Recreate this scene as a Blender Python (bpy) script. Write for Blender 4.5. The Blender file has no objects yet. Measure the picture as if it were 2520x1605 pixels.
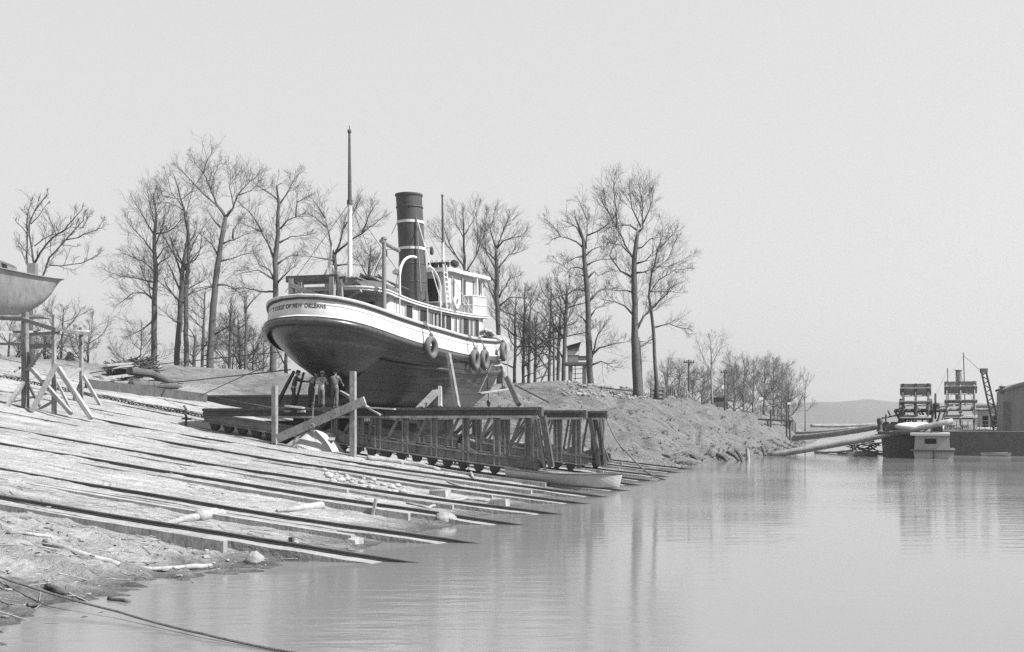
import bpy, math, random
from mathutils import Vector, Matrix, noise, Quaternion
random.seed(7)
SC = bpy.context.scene
COL = SC.collection
PI = math.pi

# ---------------------------------------------------------------- camera
F, CX, HOR, CH = 2700.0, 1260.0, 1040.0, 2.55      # focal (photo px), centre, horizon row, eye height (m)
cam_d = bpy.data.cameras.new("camera")
cam_d.sensor_width = 36.0
cam_d.lens = F / 2520 * 36
cam_d.shift_y = (HOR - 802.5) / 2520
cam_d.clip_start, cam_d.clip_end = 0.2, 9000
cam = bpy.data.objects.new("camera", cam_d)
cam.location = (0, 0, CH)
cam.rotation_euler = (PI / 2, 0, 0)
COL.objects.link(cam)
SC.camera = cam

# ---------------------------------------------------------------- sky and sun
SUN_AZ, SUN_EL = math.radians(114), math.radians(47)
wd = bpy.data.worlds.new("World")
SC.world = wd
wd.use_nodes = True
nt = wd.node_tree
bg = nt.nodes["Background"]
sky = nt.nodes.new("ShaderNodeTexSky")
sky.sky_type = 'NISHITA'
sky.sun_disc = False
sky.sun_elevation = SUN_EL
sky.sun_rotation = SUN_AZ
sky.air_density, sky.dust_density, sky.ozone_density = 1.0, 5.0, 1.0
bw = nt.nodes.new("ShaderNodeRGBToBW")             # black-and-white film
nt.links.new(sky.outputs[0], bw.inputs[0])
pw = nt.nodes.new("ShaderNodeMath"); pw.operation = 'POWER'; pw.inputs[1].default_value = 0.20
nt.links.new(bw.outputs[0], pw.inputs[0])
gn = nt.nodes.new("ShaderNodeMath"); gn.operation = 'MULTIPLY'; gn.inputs[1].default_value = 1.72
nt.links.new(pw.outputs[0], gn.inputs[0])
nt.links.new(gn.outputs[0], bg.inputs[0])
bg.inputs[1].default_value = 0.14
sl = bpy.data.lights.new("sun", 'SUN')
sl.energy = 5.0
sl.angle = math.radians(0.6)
sl.color = (1.0, 1.0, 1.0)
so = bpy.data.objects.new("sun", sl)
SV = Vector((math.sin(SUN_AZ) * math.cos(SUN_EL), math.cos(SUN_AZ) * math.cos(SUN_EL), math.sin(SUN_EL)))
so.rotation_euler = (-SV).to_track_quat('-Z', 'Y').to_euler()
so.location = (60, -20, 80)
COL.objects.link(so)
SC.view_settings.view_transform = 'Standard'
SC.view_settings.look = 'None'
SC.view_settings.exposure = 1.42
SC.view_settings.gamma = 1.0
SC.view_settings.use_curve_mapping = False
SC.cycles.use_denoising = False
SC.cycles.max_bounces = 6
SC.cycles.volume_bounces = 1

# ---------------------------------------------------------------- photo geometry helpers
A = math.radians(15.88)                            # the shore runs this much to the right of the view
SA, CA = math.sin(A), math.cos(A)
V0 = -7.6                                          # v of the water's edge on the slip
def ray(px, py): return (px - CX) / F, (HOR - py) / F
def at(px, py, Y):
    tx, tz = ray(px, py)
    return Vector((tx * Y, Y, CH + tz * Y))
def on_u(px, py, u):
    tx, tz = ray(px, py)
    return at(px, py, u / (tx * SA + CA))
def on_v(px, py, v):
    tx, tz = ray(px, py)
    return at(px, py, v / (tx * CA - SA))
def on_z(px, py, z):
    tx, tz = ray(px, py)
    return at(px, py, (z - CH) / tz)
def uv(u, v, z=0.0): return Vector((u * SA + v * CA, u * CA - v * SA, z))
def to_uv(p): return p[0] * SA + p[1] * CA, p[0] * CA - p[1] * SA
UD, VD = Vector((SA, CA, 0)), Vector((CA, -SA, 0))
ZD = Vector((0, 0, 1))

def lerp(a, b, t): return a + (b - a) * t
def interp(pts, x):
    if x <= pts[0][0]: return pts[0][1]
    for i in range(len(pts) - 1):
        if x <= pts[i + 1][0]:
            t = (x - pts[i][0]) / (pts[i + 1][0] - pts[i][0])
            return pts[i][1] + (pts[i + 1][1] - pts[i][1]) * t
    return pts[-1][1]
def sinterp(pts, x):
    """smooth (Catmull-like) interpolation"""
    n = len(pts)
    if x <= pts[0][0]: return pts[0][1]
    if x >= pts[-1][0]: return pts[-1][1]
    for i in range(n - 1):
        if x <= pts[i + 1][0]:
            x0, y0 = pts[i]; x1, y1 = pts[i + 1]
            h = x1 - x0
            m0 = (y1 - pts[i - 1][1]) / (x1 - pts[i - 1][0]) if i > 0 else (y1 - y0) / h
            m1 = (pts[i + 2][1] - y0) / (pts[i + 2][0] - x0) if i + 2 < n else (y1 - y0) / h
            t = (x - x0) / h
            t2, t3 = t * t, t * t * t
            return (2*t3-3*t2+1)*y0 + (t3-2*t2+t)*h*m0 + (-2*t3+3*t2)*y1 + (t3-t2)*h*m1
def sstep(a, b, x):
    t = min(1, max(0, (x - a) / (b - a)))
    return t * t * (3 - 2 * t)

# ---------------------------------------------------------------- the lie of the land
def z_slip(v):
    D = V0 - v
    if D < 0: return 0.12 * D
    z = 0.106 * D + 0.0013 * D * D
    return z
def rail_z(v, u=30):
    z = z_slip(v)
    top = 7.2 + max(0, (u - 70)) * 0.012
    if z > top - 1.2:
        x = z - (top - 1.2)
        z = top - 1.2 + 1.2 * (1 - math.exp(-x / 1.2))
    return z
BANK = [
 (60, -7.6, None),
 (68, -7.3, [(0,0),(4,1.1),(10,2.9),(18,4.5),(30,6.0),(50,7.2),(80,7.4)]),
 (78, -6.0, [(0,0),(2.5,1.2),(7,3.2),(12,4.6),(20,5.6),(40,6.8),(60,7.3),(90,7.5)]),
 (88, -4.4, [(0,0),(2,1.1),(5,2.9),(9,4.5),(14,5.5),(30,6.2),(60,7.2),(90,7.5)]),
 (98, -3.6, [(0,0),(2,1.2),(5,3.1),(9,4.8),(14,5.6),(30,6.2),(60,7.2),(90,7.5)]),
 (112, -2.8,[(0,0),(2,1.2),(4,2.5),(8,4.2),(13,4.8),(30,5.5),(60,6.5),(90,7.2)]),
 (130, -2.3,[(0,0),(2,1.5),(4,3.0),(8,4.1),(13,4.6),(30,5.0),(60,5.5),(90,6.5)]),
 (155, -1.0,[(0,0),(3,2.2),(6,3.4),(10,4.0),(20,4.2),(60,4.2),(90,4.6)]),
 (220, 1.5, [(0,0),(5,1.0),(15,1.9),(30,2.4),(80,3.0)]),
 (480, 11,  [(0,0),(8,0.8),(30,1.8),(100,2.4)]),
 (1500, 60, [(0,0),(20,1.0),(60,2.0),(200,2.4)]),
]
def row_h(row, v):
    u, vs, pr = row
    if pr is None:
        return slip_h(60, v)
    d = vs - v
    if d < 0: return max(-3, 0.35 * d)
    return interp(pr, d)
def slip_h(u, v):
    D = V0 - v
    base = rail_z(v, u)
    low = 0.19 * math.exp(-max(D, 0) / 9.0) - 0.03
    fore = 1 - sstep(15.5, 20.0, u)
    low += fore * (0.03 + 0.17 * math.exp(-((D - 2.6) / 2.0) ** 2))
    return max(base - low, -2.2)
def smooth_h(u, v):
    if u <= 60: return slip_h(u, v)
    for i in range(len(BANK) - 1):
        if u <= BANK[i + 1][0]:
            t = (u - BANK[i][0]) / (BANK[i + 1][0] - BANK[i][0])
            return lerp(row_h(BANK[i], v), row_h(BANK[i + 1], v), t)
    return row_h(BANK[-1], v)
def N(x, y, z=0.0): return noise.noise(Vector((x, y, z)))
def ground(u, v):
    z = smooth_h(u, v)
    D = V0 - v
    mud = 1 - sstep(16.5, 19.5, u)
    bank = sstep(58, 70, u)
    land = sstep(-0.5, 1.0, z)
    z += 0.035 * N(u * 1.9, v * 1.9) + 0.05 * N(u * 0.5, v * 0.5, 3) + 0.014 * N(u * 6.0, v * 4.5, 5)
    z += sstep(3, 12, D) * (1 - bank) * (0.035 + 0.07 * N(u * 0.45, v * 0.35, 13))
    if mud > 0:
        r = 1 - abs(N(u * 1.35 + 0.4 * N(v, u), v * 0.75, 9)) * 2
        z += mud * (0.12 * r * r - 0.06 + 0.07 * N(u * 3.1, v * 1.7, 2) + 0.045 * N(u * 8.5, v * 4.0, 8) + 0.05 * (1 - 2 * abs(N(u * 4.2 + v, v * 1.6, 14))))
    if bank > 0:
        g = N(u * 0.28, v * 0.06, 11)
        z += bank * land * (0.40 * g + 0.24 * N(u * 0.5, v * 0.45, 4) + 0.14 * N(u * 1.7, v * 1.3, 6))
        zz = abs(N(u * 0.11, v * 0.33, 21))
        z -= bank * land * 0.5 * max(0, 0.18 - zz) * 4
        gul = abs(N(u * 0.42 + 0.25 * N(v * .5, u * .2, 40), v * 0.10, 31))
        z -= bank * sstep(0.3, 2.0, z) * 0.55 * max(0, 0.22 - gul) / 0.22
        led = N(u * 0.07, z * 0.9 + 0.6 * N(u * .2, v * .2, 33), 35)
        z += bank * sstep(0.6, 2.0, z) * 0.22 * sstep(-0.1, 0.1, led) - bank * 0.1 * land
        z += bank * land * 0.06 * N(u * 4.1, v * 3.2, 37)
    else:
        z += 0.10 * sstep(2, 6, z) * N(u * 0.23, v * 0.23, 7)
    return z
def gpt(u, v, dz=0.0): return uv(u, v, ground(u, v) + dz)
def gxy(x, y): return ground(*to_uv((x, y)))
def drop(px, py, near=8.0, far=400.0):
    """the point of the ground seen at a photo pixel"""
    tx, tz = ray(px, py)
    Y = near
    while Y < far:
        u, v = tx * Y * SA + Y * CA, tx * Y * CA - Y * SA
        if max(0.0, ground(u, v)) >= CH + tz * Y: break
        Y += 0.06 + Y * 0.0012
    return Vector((tx * Y, Y, CH + tz * Y))

# ---------------------------------------------------------------- mesh builder
OFF = {}
class MB:
    def __init__(s): s.v, s.f = [], []
    def add(s, vs, fs):
        b = len(s.v)
        s.v.extend(vs)
        s.f.extend([tuple(i + b for i in f) for f in fs])
    def hexa(s, c):     # 8 corners: 4 bottom ccw, 4 top ccw
        s.add(c, [(3,2,1,0),(4,5,6,7),(0,1,5,4),(1,2,6,5),(2,3,7,6),(3,0,4,7)])
    def beam(s, p0, p1, w, h, up=ZD, roll=0.0, jit=0.0):
        p0, p1 = Vector(p0), Vector(p1)
        d = (p1 - p0).normalized()
        if abs(d.dot(up)) > 0.97: up = UD
        x = d.cross(up).normalized(); y = x.cross(d)
        if roll:
            q = Quaternion(d, roll); x = q @ x; y = q @ y
        x *= w / 2; y *= h / 2
        j = lambda: Vector((random.uniform(-jit, jit), random.uniform(-jit, jit), random.uniform(-jit, jit))) if jit else Vector((0,0,0))
        c = [p0 - x - y + j(), p0 + x - y + j(), p1 + x - y + j(), p1 - x - y + j(), p0 - x + y + j(), p0 + x + y + j(), p1 + x + y + j(), p1 - x + y + j()]
        s.hexa(c)
    def box(s, c, ax, ay, az, lx, ly, lz):   # centre, axes, full sizes
        c = Vector(c); a = Vector(ax) * lx / 2; b = Vector(ay) * ly / 2; d = Vector(az) * lz / 2
        s.hexa([c-a-b-d, c+a-b-d, c+a+b-d, c-a+b-d, c-a-b+d, c+a-b+d, c+a+b+d, c-a+b+d])
    def tube(s, pts, r, n=8, cap=True, closed=False):
        m = len(pts)
        rs = r if isinstance(r, (list, tuple)) else [r] * m
        pts = [Vector(p) for p in pts]
        t = (pts[1] - pts[0]).normalized()
        a = Vector((0, 0, 1)) if abs(t.z) < 0.9 else Vector((1, 0, 0))
        x = t.cross(a).normalized()
        vs = []
        cs = [(math.cos(2*PI*k/n), math.sin(2*PI*k/n)) for k in range(n)]
        for i in range(m):
            if closed: t = pts[(i + 1) % m] - pts[i - 1]
            elif i == 0: t = pts[1] - pts[0]
            elif i == m - 1: t = pts[i] - pts[i - 1]
            else: t = pts[i + 1] - pts[i - 1]
            if t.length > 1e-9: t.normalize()
            x = x - t * x.dot(t)
            if x.length < 1e-6: x = t.orthogonal()
            x.normalize(); y = t.cross(x)
            p, rr = pts[i], rs[i]
            for c, sn in cs: vs.append(p + x * (c * rr) + y * (sn * rr))
        fs = []
        for i in range(m if closed else m - 1):
            i2 = (i + 1) % m
            for k in range(n):
                k2 = (k + 1) % n
                fs.append((i*n+k, i*n+k2, i2*n+k2, i2*n+k))
        if cap and not closed:
            fs.append(tuple(range(n - 1, -1, -1))); fs.append(tuple((m-1)*n + k for k in range(n)))
        s.add(vs, fs)
    def lathe(s, c, axis, prof, n=16, cap=True):   # prof: (r, h) along the axis
        c = Vector(c); ax = Vector(axis).normalized()
        x = ax.orthogonal().normalized(); y = ax.cross(x)
        vs, fs = [], []
        for r, h in prof:
            for k in range(n):
                a = 2*PI*k/n
                vs.append(c + ax*h + x*(r*math.cos(a)) + y*(r*math.sin(a)))
        for i in range(len(prof) - 1):
            for k in range(n):
                k2 = (k+1) % n
                fs.append((i*n+k, i*n+k2, (i+1)*n+k2, (i+1)*n+k))
        if cap:
            fs.append(tuple(range(n-1, -1, -1))); fs.append(tuple((len(prof)-1)*n + k for k in range(n)))
        s.add(vs, fs)
    def torus(s, c, axis, R, r, n=24, m=10, sq=1.0):
        ax = Vector(axis).normalized(); x = ax.orthogonal().normalized(); y = ax.cross(x); c = Vector(c)
        vs, fs = [], []
        for i in range(n):
            a = 2*PI*i/n
            d = x*math.cos(a) + y*math.sin(a)
            for k in range(m):
                b = 2*PI*k/m
                vs.append(c + d*(R + r*math.cos(b)) + ax*(r*sq*math.sin(b)))
        for i in range(n):
            for k in range(m):
                fs.append((i*m+k, ((i+1)%n)*m+k, ((i+1)%n)*m+(k+1)%m, i*m+(k+1)%m))
        s.add(vs, fs)
    def ell(s, c, rx, ry, rz, nu=12, nv=8, X=Vector((1,0,0)), Y=Vector((0,1,0)), Z=ZD, jit=0.0):
        c = Vector(c); vs, fs = [], []
        for i in range(nv + 1):
            b = -PI/2 + PI*i/nv
            for k in range(nu):
                a = 2*PI*k/nu
                q = 1 + (random.uniform(-jit, jit) if jit else 0)
                vs.append(c + X*(rx*q*math.cos(b)*math.cos(a)) + Y*(ry*q*math.cos(b)*math.sin(a)) + Z*(rz*q*math.sin(b)))
        for i in range(nv):
            for k in range(nu):
                fs.append((i*nu+k, i*nu+(k+1)%nu, (i+1)*nu+(k+1)%nu, (i+1)*nu+k))
        s.add(vs, fs)
    def grid(s, rows, closed=False):
        m, n = len(rows), len(rows[0])
        vs = [Vector(p) for r in rows for p in r]
        fs = []
        for i in range(m - 1):
            for k in range(n if closed else n - 1):
                k2 = (k + 1) % n
                fs.append((i*n+k, i*n+k2, (i+1)*n+k2, (i+1)*n+k))
        s.add(vs, fs)
    def prism(s, bot, top):
        n = len(bot)
        fs = [(k, (k+1) % n, n + (k+1) % n, n + k) for k in range(n)]
        fs += [tuple(range(n-1, -1, -1)), tuple(range(n, 2*n))]
        s.add([Vector(p) for p in bot] + [Vector(p) for p in top], fs)
    def build(s, name, mat, parent=None, origin=None, smooth=False):
        if parent is not None: o = OFF[parent.name]
        elif origin is not None: o = Vector(origin)
        else:
            xs = [p[0] for p in s.v]; ys = [p[1] for p in s.v]; zs = [p[2] for p in s.v]
            o = Vector(((min(xs)+max(xs))/2, (min(ys)+max(ys))/2, min(zs)))
        me = bpy.data.meshes.new(name)
        me.from_pydata([(p[0]-o.x, p[1]-o.y, p[2]-o.z) for p in s.v], [], s.f)
        me.materials.append(mat)
        if smooth:
            me.polygons.foreach_set("use_smooth", [True]*len(me.polygons))
        me.update()
        ob = bpy.data.objects.new(name, me)
        COL.objects.link(ob)
        if parent is not None: ob.parent = parent
        else: ob.location = o
        OFF[ob.name] = o.copy()
        return ob
def smooth_by_angle(ob, ang=35):
    me = ob.data
    me.polygons.foreach_set("use_smooth", [True]*len(me.polygons))
    me.set_sharp_from_angle(angle=math.radians(ang))
    return ob
def tag(o, label, cat, group=None, kind=None):
    o["label"] = label; o["category"] = cat
    if group: o["group"] = group
    o["kind"] = kind or 'thing'
    return o
def thing(name, label, cat, loc, group=None):
    o = bpy.data.objects.new(name, None)
    o.empty_display_size = 0.3
    o.location = loc
    COL.objects.link(o)
    OFF[o.name] = Vector(loc)
    return tag(o, label, cat, group)
def copy_tree(o, delta, label=None, parent=None):
    c = o.copy(); COL.objects.link(c)
    if parent is not None: c.parent = parent
    else:
        c.location = Vector(o.location) + Vector(delta)
        if label: c["label"] = label
    OFF[c.name] = OFF[o.name] + Vector(delta)
    for ch in list(o.children): copy_tree(ch, delta, None, c)
    return c

# ---------------------------------------------------------------- materials (all greys: the film is black and white)
def mat(name, base, rough=0.8, var=0.25, scale=3.0, bump=0.0, bscale=20.0, stretch=(1,1,1), spots=0.0, metal=0.0, spec=0.3, streak=0.0):
    m = bpy.data.materials.new(name); m.use_nodes = True
    t = m.node_tree; b = t.nodes["Principled BSDF"]
    b.inputs["Roughness"].default_value = rough
    b.inputs["Metallic"].default_value = metal
    b.inputs["Specular IOR Level"].default_value = spec
    tc = t.nodes.new("ShaderNodeTexCoord")
    mp = t.nodes.new("ShaderNodeMapping"); mp.inputs["Scale"].default_value = stretch
    t.links.new(tc.outputs["Object"], mp.inputs[0])
    n1 = t.nodes.new("ShaderNodeTexNoise"); n1.inputs["Scale"].default_value = scale; n1.inputs["Detail"].default_value = 8; n1.inputs["Roughness"].default_value = 0.65
    t.links.new(mp.outputs[0], n1.inputs["Vector"])
    mr = t.nodes.new("ShaderNodeMapRange"); mr.inputs[1].default_value = 0.25; mr.inputs[2].default_value = 0.75
    mr.inputs[3].default_value = base*(1-var); mr.inputs[4].default_value = base*(1+var)
    t.links.new(n1.outputs[0], mr.inputs[0])
    out = mr.outputs[0]
    if spots > 0:
        n2 = t.nodes.new("ShaderNodeTexNoise"); n2.inputs["Scale"].default_value = scale*6; n2.inputs["Detail"].default_value = 4
        t.links.new(mp.outputs[0], n2.inputs["Vector"])
        m2 = t.nodes.new("ShaderNodeMapRange"); m2.inputs[1].default_value = 0.5; m2.inputs[2].default_value = 0.72; m2.inputs[3].default_value = 1.0; m2.inputs[4].default_value = 1.0 - spots
        t.links.new(n2.outputs[0], m2.inputs[0])
        mu = t.nodes.new("ShaderNodeMath"); mu.operation = 'MULTIPLY'
        t.links.new(out, mu.inputs[0]); t.links.new(m2.outputs[0], mu.inputs[1]); out = mu.outputs[0]
    if streak > 0:
        mp3 = t.nodes.new("ShaderNodeMapping"); mp3.inputs["Scale"].default_value = (7, 7, 0.35)
        t.links.new(tc.outputs["Object"], mp3.inputs[0])
        n3 = t.nodes.new("ShaderNodeTexNoise"); n3.inputs["Scale"].default_value = 1.0; n3.inputs["Detail"].default_value = 5
        t.links.new(mp3.outputs[0], n3.inputs["Vector"])
        m3 = t.nodes.new("ShaderNodeMapRange"); m3.inputs[1].default_value = 0.42; m3.inputs[2].default_value = 0.75; m3.inputs[3].default_value = 1.0; m3.inputs[4].default_value = 1.0 - streak
        t.links.new(n3.outputs[0], m3.inputs[0])
        mu3 = t.nodes.new("ShaderNodeMath"); mu3.operation = 'MULTIPLY'
        t.links.new(out, mu3.inputs[0]); t.links.new(m3.outputs[0], mu3.inputs[1]); out = mu3.outputs[0]
    t.links.new(out, b.inputs["Base Color"])
    if bump > 0:
        nb = t.nodes.new("ShaderNodeTexNoise"); nb.inputs["Scale"].default_value = bscale; nb.inputs["Detail"].default_value = 6
        t.links.new(mp.outputs[0], nb.inputs["Vector"])
        bp = t.nodes.new("ShaderNodeBump"); bp.inputs["Strength"].default_value = bump; bp.inputs["Distance"].default_value = 0.05
        t.links.new(nb.outputs[0], bp.inputs["Height"]); t.links.new(bp.outputs[0], b.inputs["Normal"])
    return m
M = {}
M['wood'] = mat('weathered_wood', 0.18, 0.85, 0.45, 2.5, 0.16, 18, (1,1,.5), 0.45)
M['pale'] = mat('bleached_wood', 0.21, 0.85, 0.35, 3, 0.18, 18, (1,1,.5), 0.4)
M['dark'] = mat('tarred_wood', 0.055, 0.75, 0.45, 3, 0.4, 14, (1,1,1), 0.3)
M['tim'] = mat('silty_timber', 0.185, 0.9, 0.35, 1.6, 0.5, 9, (1,1,1), 0.35)
M['rail'] = mat('dark_rail_steel', 0.05, 0.7, 0.4, 5, 0.2, 30)
M['steel'] = mat('weathered_girder_steel', 0.135, 0.7, 0.45, 2.2, 0.12, 25, (1,1,1), 0.35, streak=0.25)
M['iron'] = mat('black_iron', 0.025, 0.55, 0.4, 5, 0.2, 30)
M['white'] = mat('white_paint', 0.44, 0.5, 0.06, 2, 0.0, 20, streak=0.10)
M['cream'] = mat('dulled_white_paint', 0.36, 0.6, 0.10, 2, 0.1, 20, streak=0.15)
M['greyp'] = mat('grey_paint', 0.13, 0.55, 0.15, 3, 0.1, 20, streak=0.15)
M['stack'] = mat('stack_paint', 0.05, 0.55, 0.25, 1.4, 0.15, 18, streak=0.25)
M['black'] = mat('black_paint', 0.02, 0.5, 0.3, 3)
M['glass'] = mat('dark_window_glass', 0.02, 0.08, 0.1, 2, spec=0.5)
M['open'] = mat('dark_interior', 0.015, 0.9, 0.2, 2)
M['rubber'] = mat('worn_rubber', 0.08, 0.8, 0.4, 5, 0.5, 30, spots=0.3)
M['rope'] = mat('hemp_rope', 0.10, 0.9, 0.3, 9, 0.5, 60)
M['prope'] = mat('pale_rope', 0.36, 0.9, 0.3, 9, 0.5, 60)
M['bark'] = mat('tree_bark', 0.06, 0.9, 0.45, 2.2, 0.8, 9, (1,1,0.35), 0.35)
M['twig'] = mat('bare_twigs', 0.06, 0.9, 0.25, 2.0)
M['farbark'] = mat('haze_paled_bark', 0.15, 0.9, 0.3, 1.0)  # bark of the distant trees, lightened so the colour itself carries haze
M['skin'] = mat('dark_skin', 0.16, 0.6, 0.1, 8)
M['hair'] = mat('dark_hair', 0.02, 0.7, 0.2, 8)
M['cl_w'] = mat('white_cotton', 0.30, 0.9, 0.15, 9, 0.5, 25)
M['cl_m'] = mat('faded_denim', 0.075, 0.9, 0.3, 9, 0.5, 25, spots=0.3)
M['cl_d'] = mat('dark_cloth', 0.035, 0.9, 0.3, 9, 0.5, 25)
M['cl_g'] = mat('grey_cloth', 0.11, 0.9, 0.3, 9, 0.5, 25)
M['canvas'] = mat('canvas_cloth', 0.28, 0.9, 0.2, 4, 0.4, 12)
M['dcanvas'] = mat('dark_canvas', 0.05, 0.9, 0.3, 4, 0.4, 12)
M['clod'] = mat('dry_mud_clods', 0.18, 0.95, 0.5, 0.7, 0.5, 20)
M['stone'] = mat('pale_rubble', 0.22, 0.9, 0.3, 2, 0.5, 12)
M['grass'] = mat('dead_grass', 0.12, 0.95, 0.5, 0.5)
M['bush'] = mat('dark_evergreen', 0.05, 0.9, 0.4, 3)
M['letter'] = mat('black_lettering', 0.03, 0.6, 0.1, 3)

def hull_mat():
    m = mat('hull_paint', 0.043, 0.30, 0.32, 1.2, 0.10, 3, (.3, .3, 5), spots=0.3, streak=0.5, spec=0.5)
    t = m.node_tree; b = t.nodes["Principled BSDF"]
    src = b.inputs["Base Color"].links[0].from_socket
    ge = t.nodes.new("ShaderNodeNewGeometry"); sx = t.nodes.new("ShaderNodeSeparateXYZ")
    t.links.new(ge.outputs["Position"], sx.inputs[0])
    r = t.nodes.new("ShaderNodeMapRange"); r.inputs[1].default_value = 5.05 + .105 * 40.9 - .25; r.inputs[2].default_value = 5.05 + .105 * 40.9 + .15; r.inputs[3].default_value = 0.9; r.inputs[4].default_value = 1.0
    dt = t.nodes.new("ShaderNodeVectorMath"); dt.operation = 'DOT_PRODUCT'; dt.inputs[1].default_value = (SA * .105, CA * .105, 1.0)
    t.links.new(ge.outputs["Position"], dt.inputs[0])
    t.links.new(dt.outputs["Value"], r.inputs[0])
    mu = t.nodes.new("ShaderNodeMath"); mu.operation = 'MULTIPLY'
    t.links.new(src, mu.inputs[0]); t.links.new(r.outputs[0], mu.inputs[1])
    def mth(o, x, y):
        q = t.nodes.new("ShaderNodeMath"); q.operation = o
        for i, s in enumerate((x, y)):
            if isinstance(s, (int, float)): q.inputs[i].default_value = s
            else: t.links.new(s, q.inputs[i])
        return q.outputs[0]
    # a dried scum line at the old waterline, worn thin in places
    nn = t.nodes.new("ShaderNodeTexNoise"); nn.inputs["Scale"].default_value = 1.1; nn.inputs["Detail"].default_value = 6
    t.links.new(ge.outputs["Position"], nn.inputs["Vector"])
    ds = mth('ABSOLUTE', mth('ADD', mth('SUBTRACT', dt.outputs["Value"], 5.80 + .105 * 40.9), mth('MULTIPLY', nn.outputs[0], .10)), 0.0)
    sc = t.nodes.new("ShaderNodeMapRange"); sc.inputs[1].default_value = .02; sc.inputs[2].default_value = .09; sc.inputs[3].default_value = 1.9; sc.inputs[4].default_value = 1.0
    t.links.new(ds, sc.inputs[0])
    t.links.new(mth('MULTIPLY', mu.outputs[0], sc.outputs[0]), b.inputs["Base Color"])
    for inp, lo, hi in (("Roughness", .38, .30), ("Specular IOR Level", .4, .5)):
        q = t.nodes.new("ShaderNodeMapRange"); q.inputs[1].default_value = r.inputs[1].default_value; q.inputs[2].default_value = r.inputs[2].default_value; q.inputs[3].default_value = lo; q.inputs[4].default_value = hi
        t.links.new(dt.outputs["Value"], q.inputs[0]); t.links.new(q.outputs[0], b.inputs[inp])
    return m
M['hull'] = hull_mat()

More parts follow.
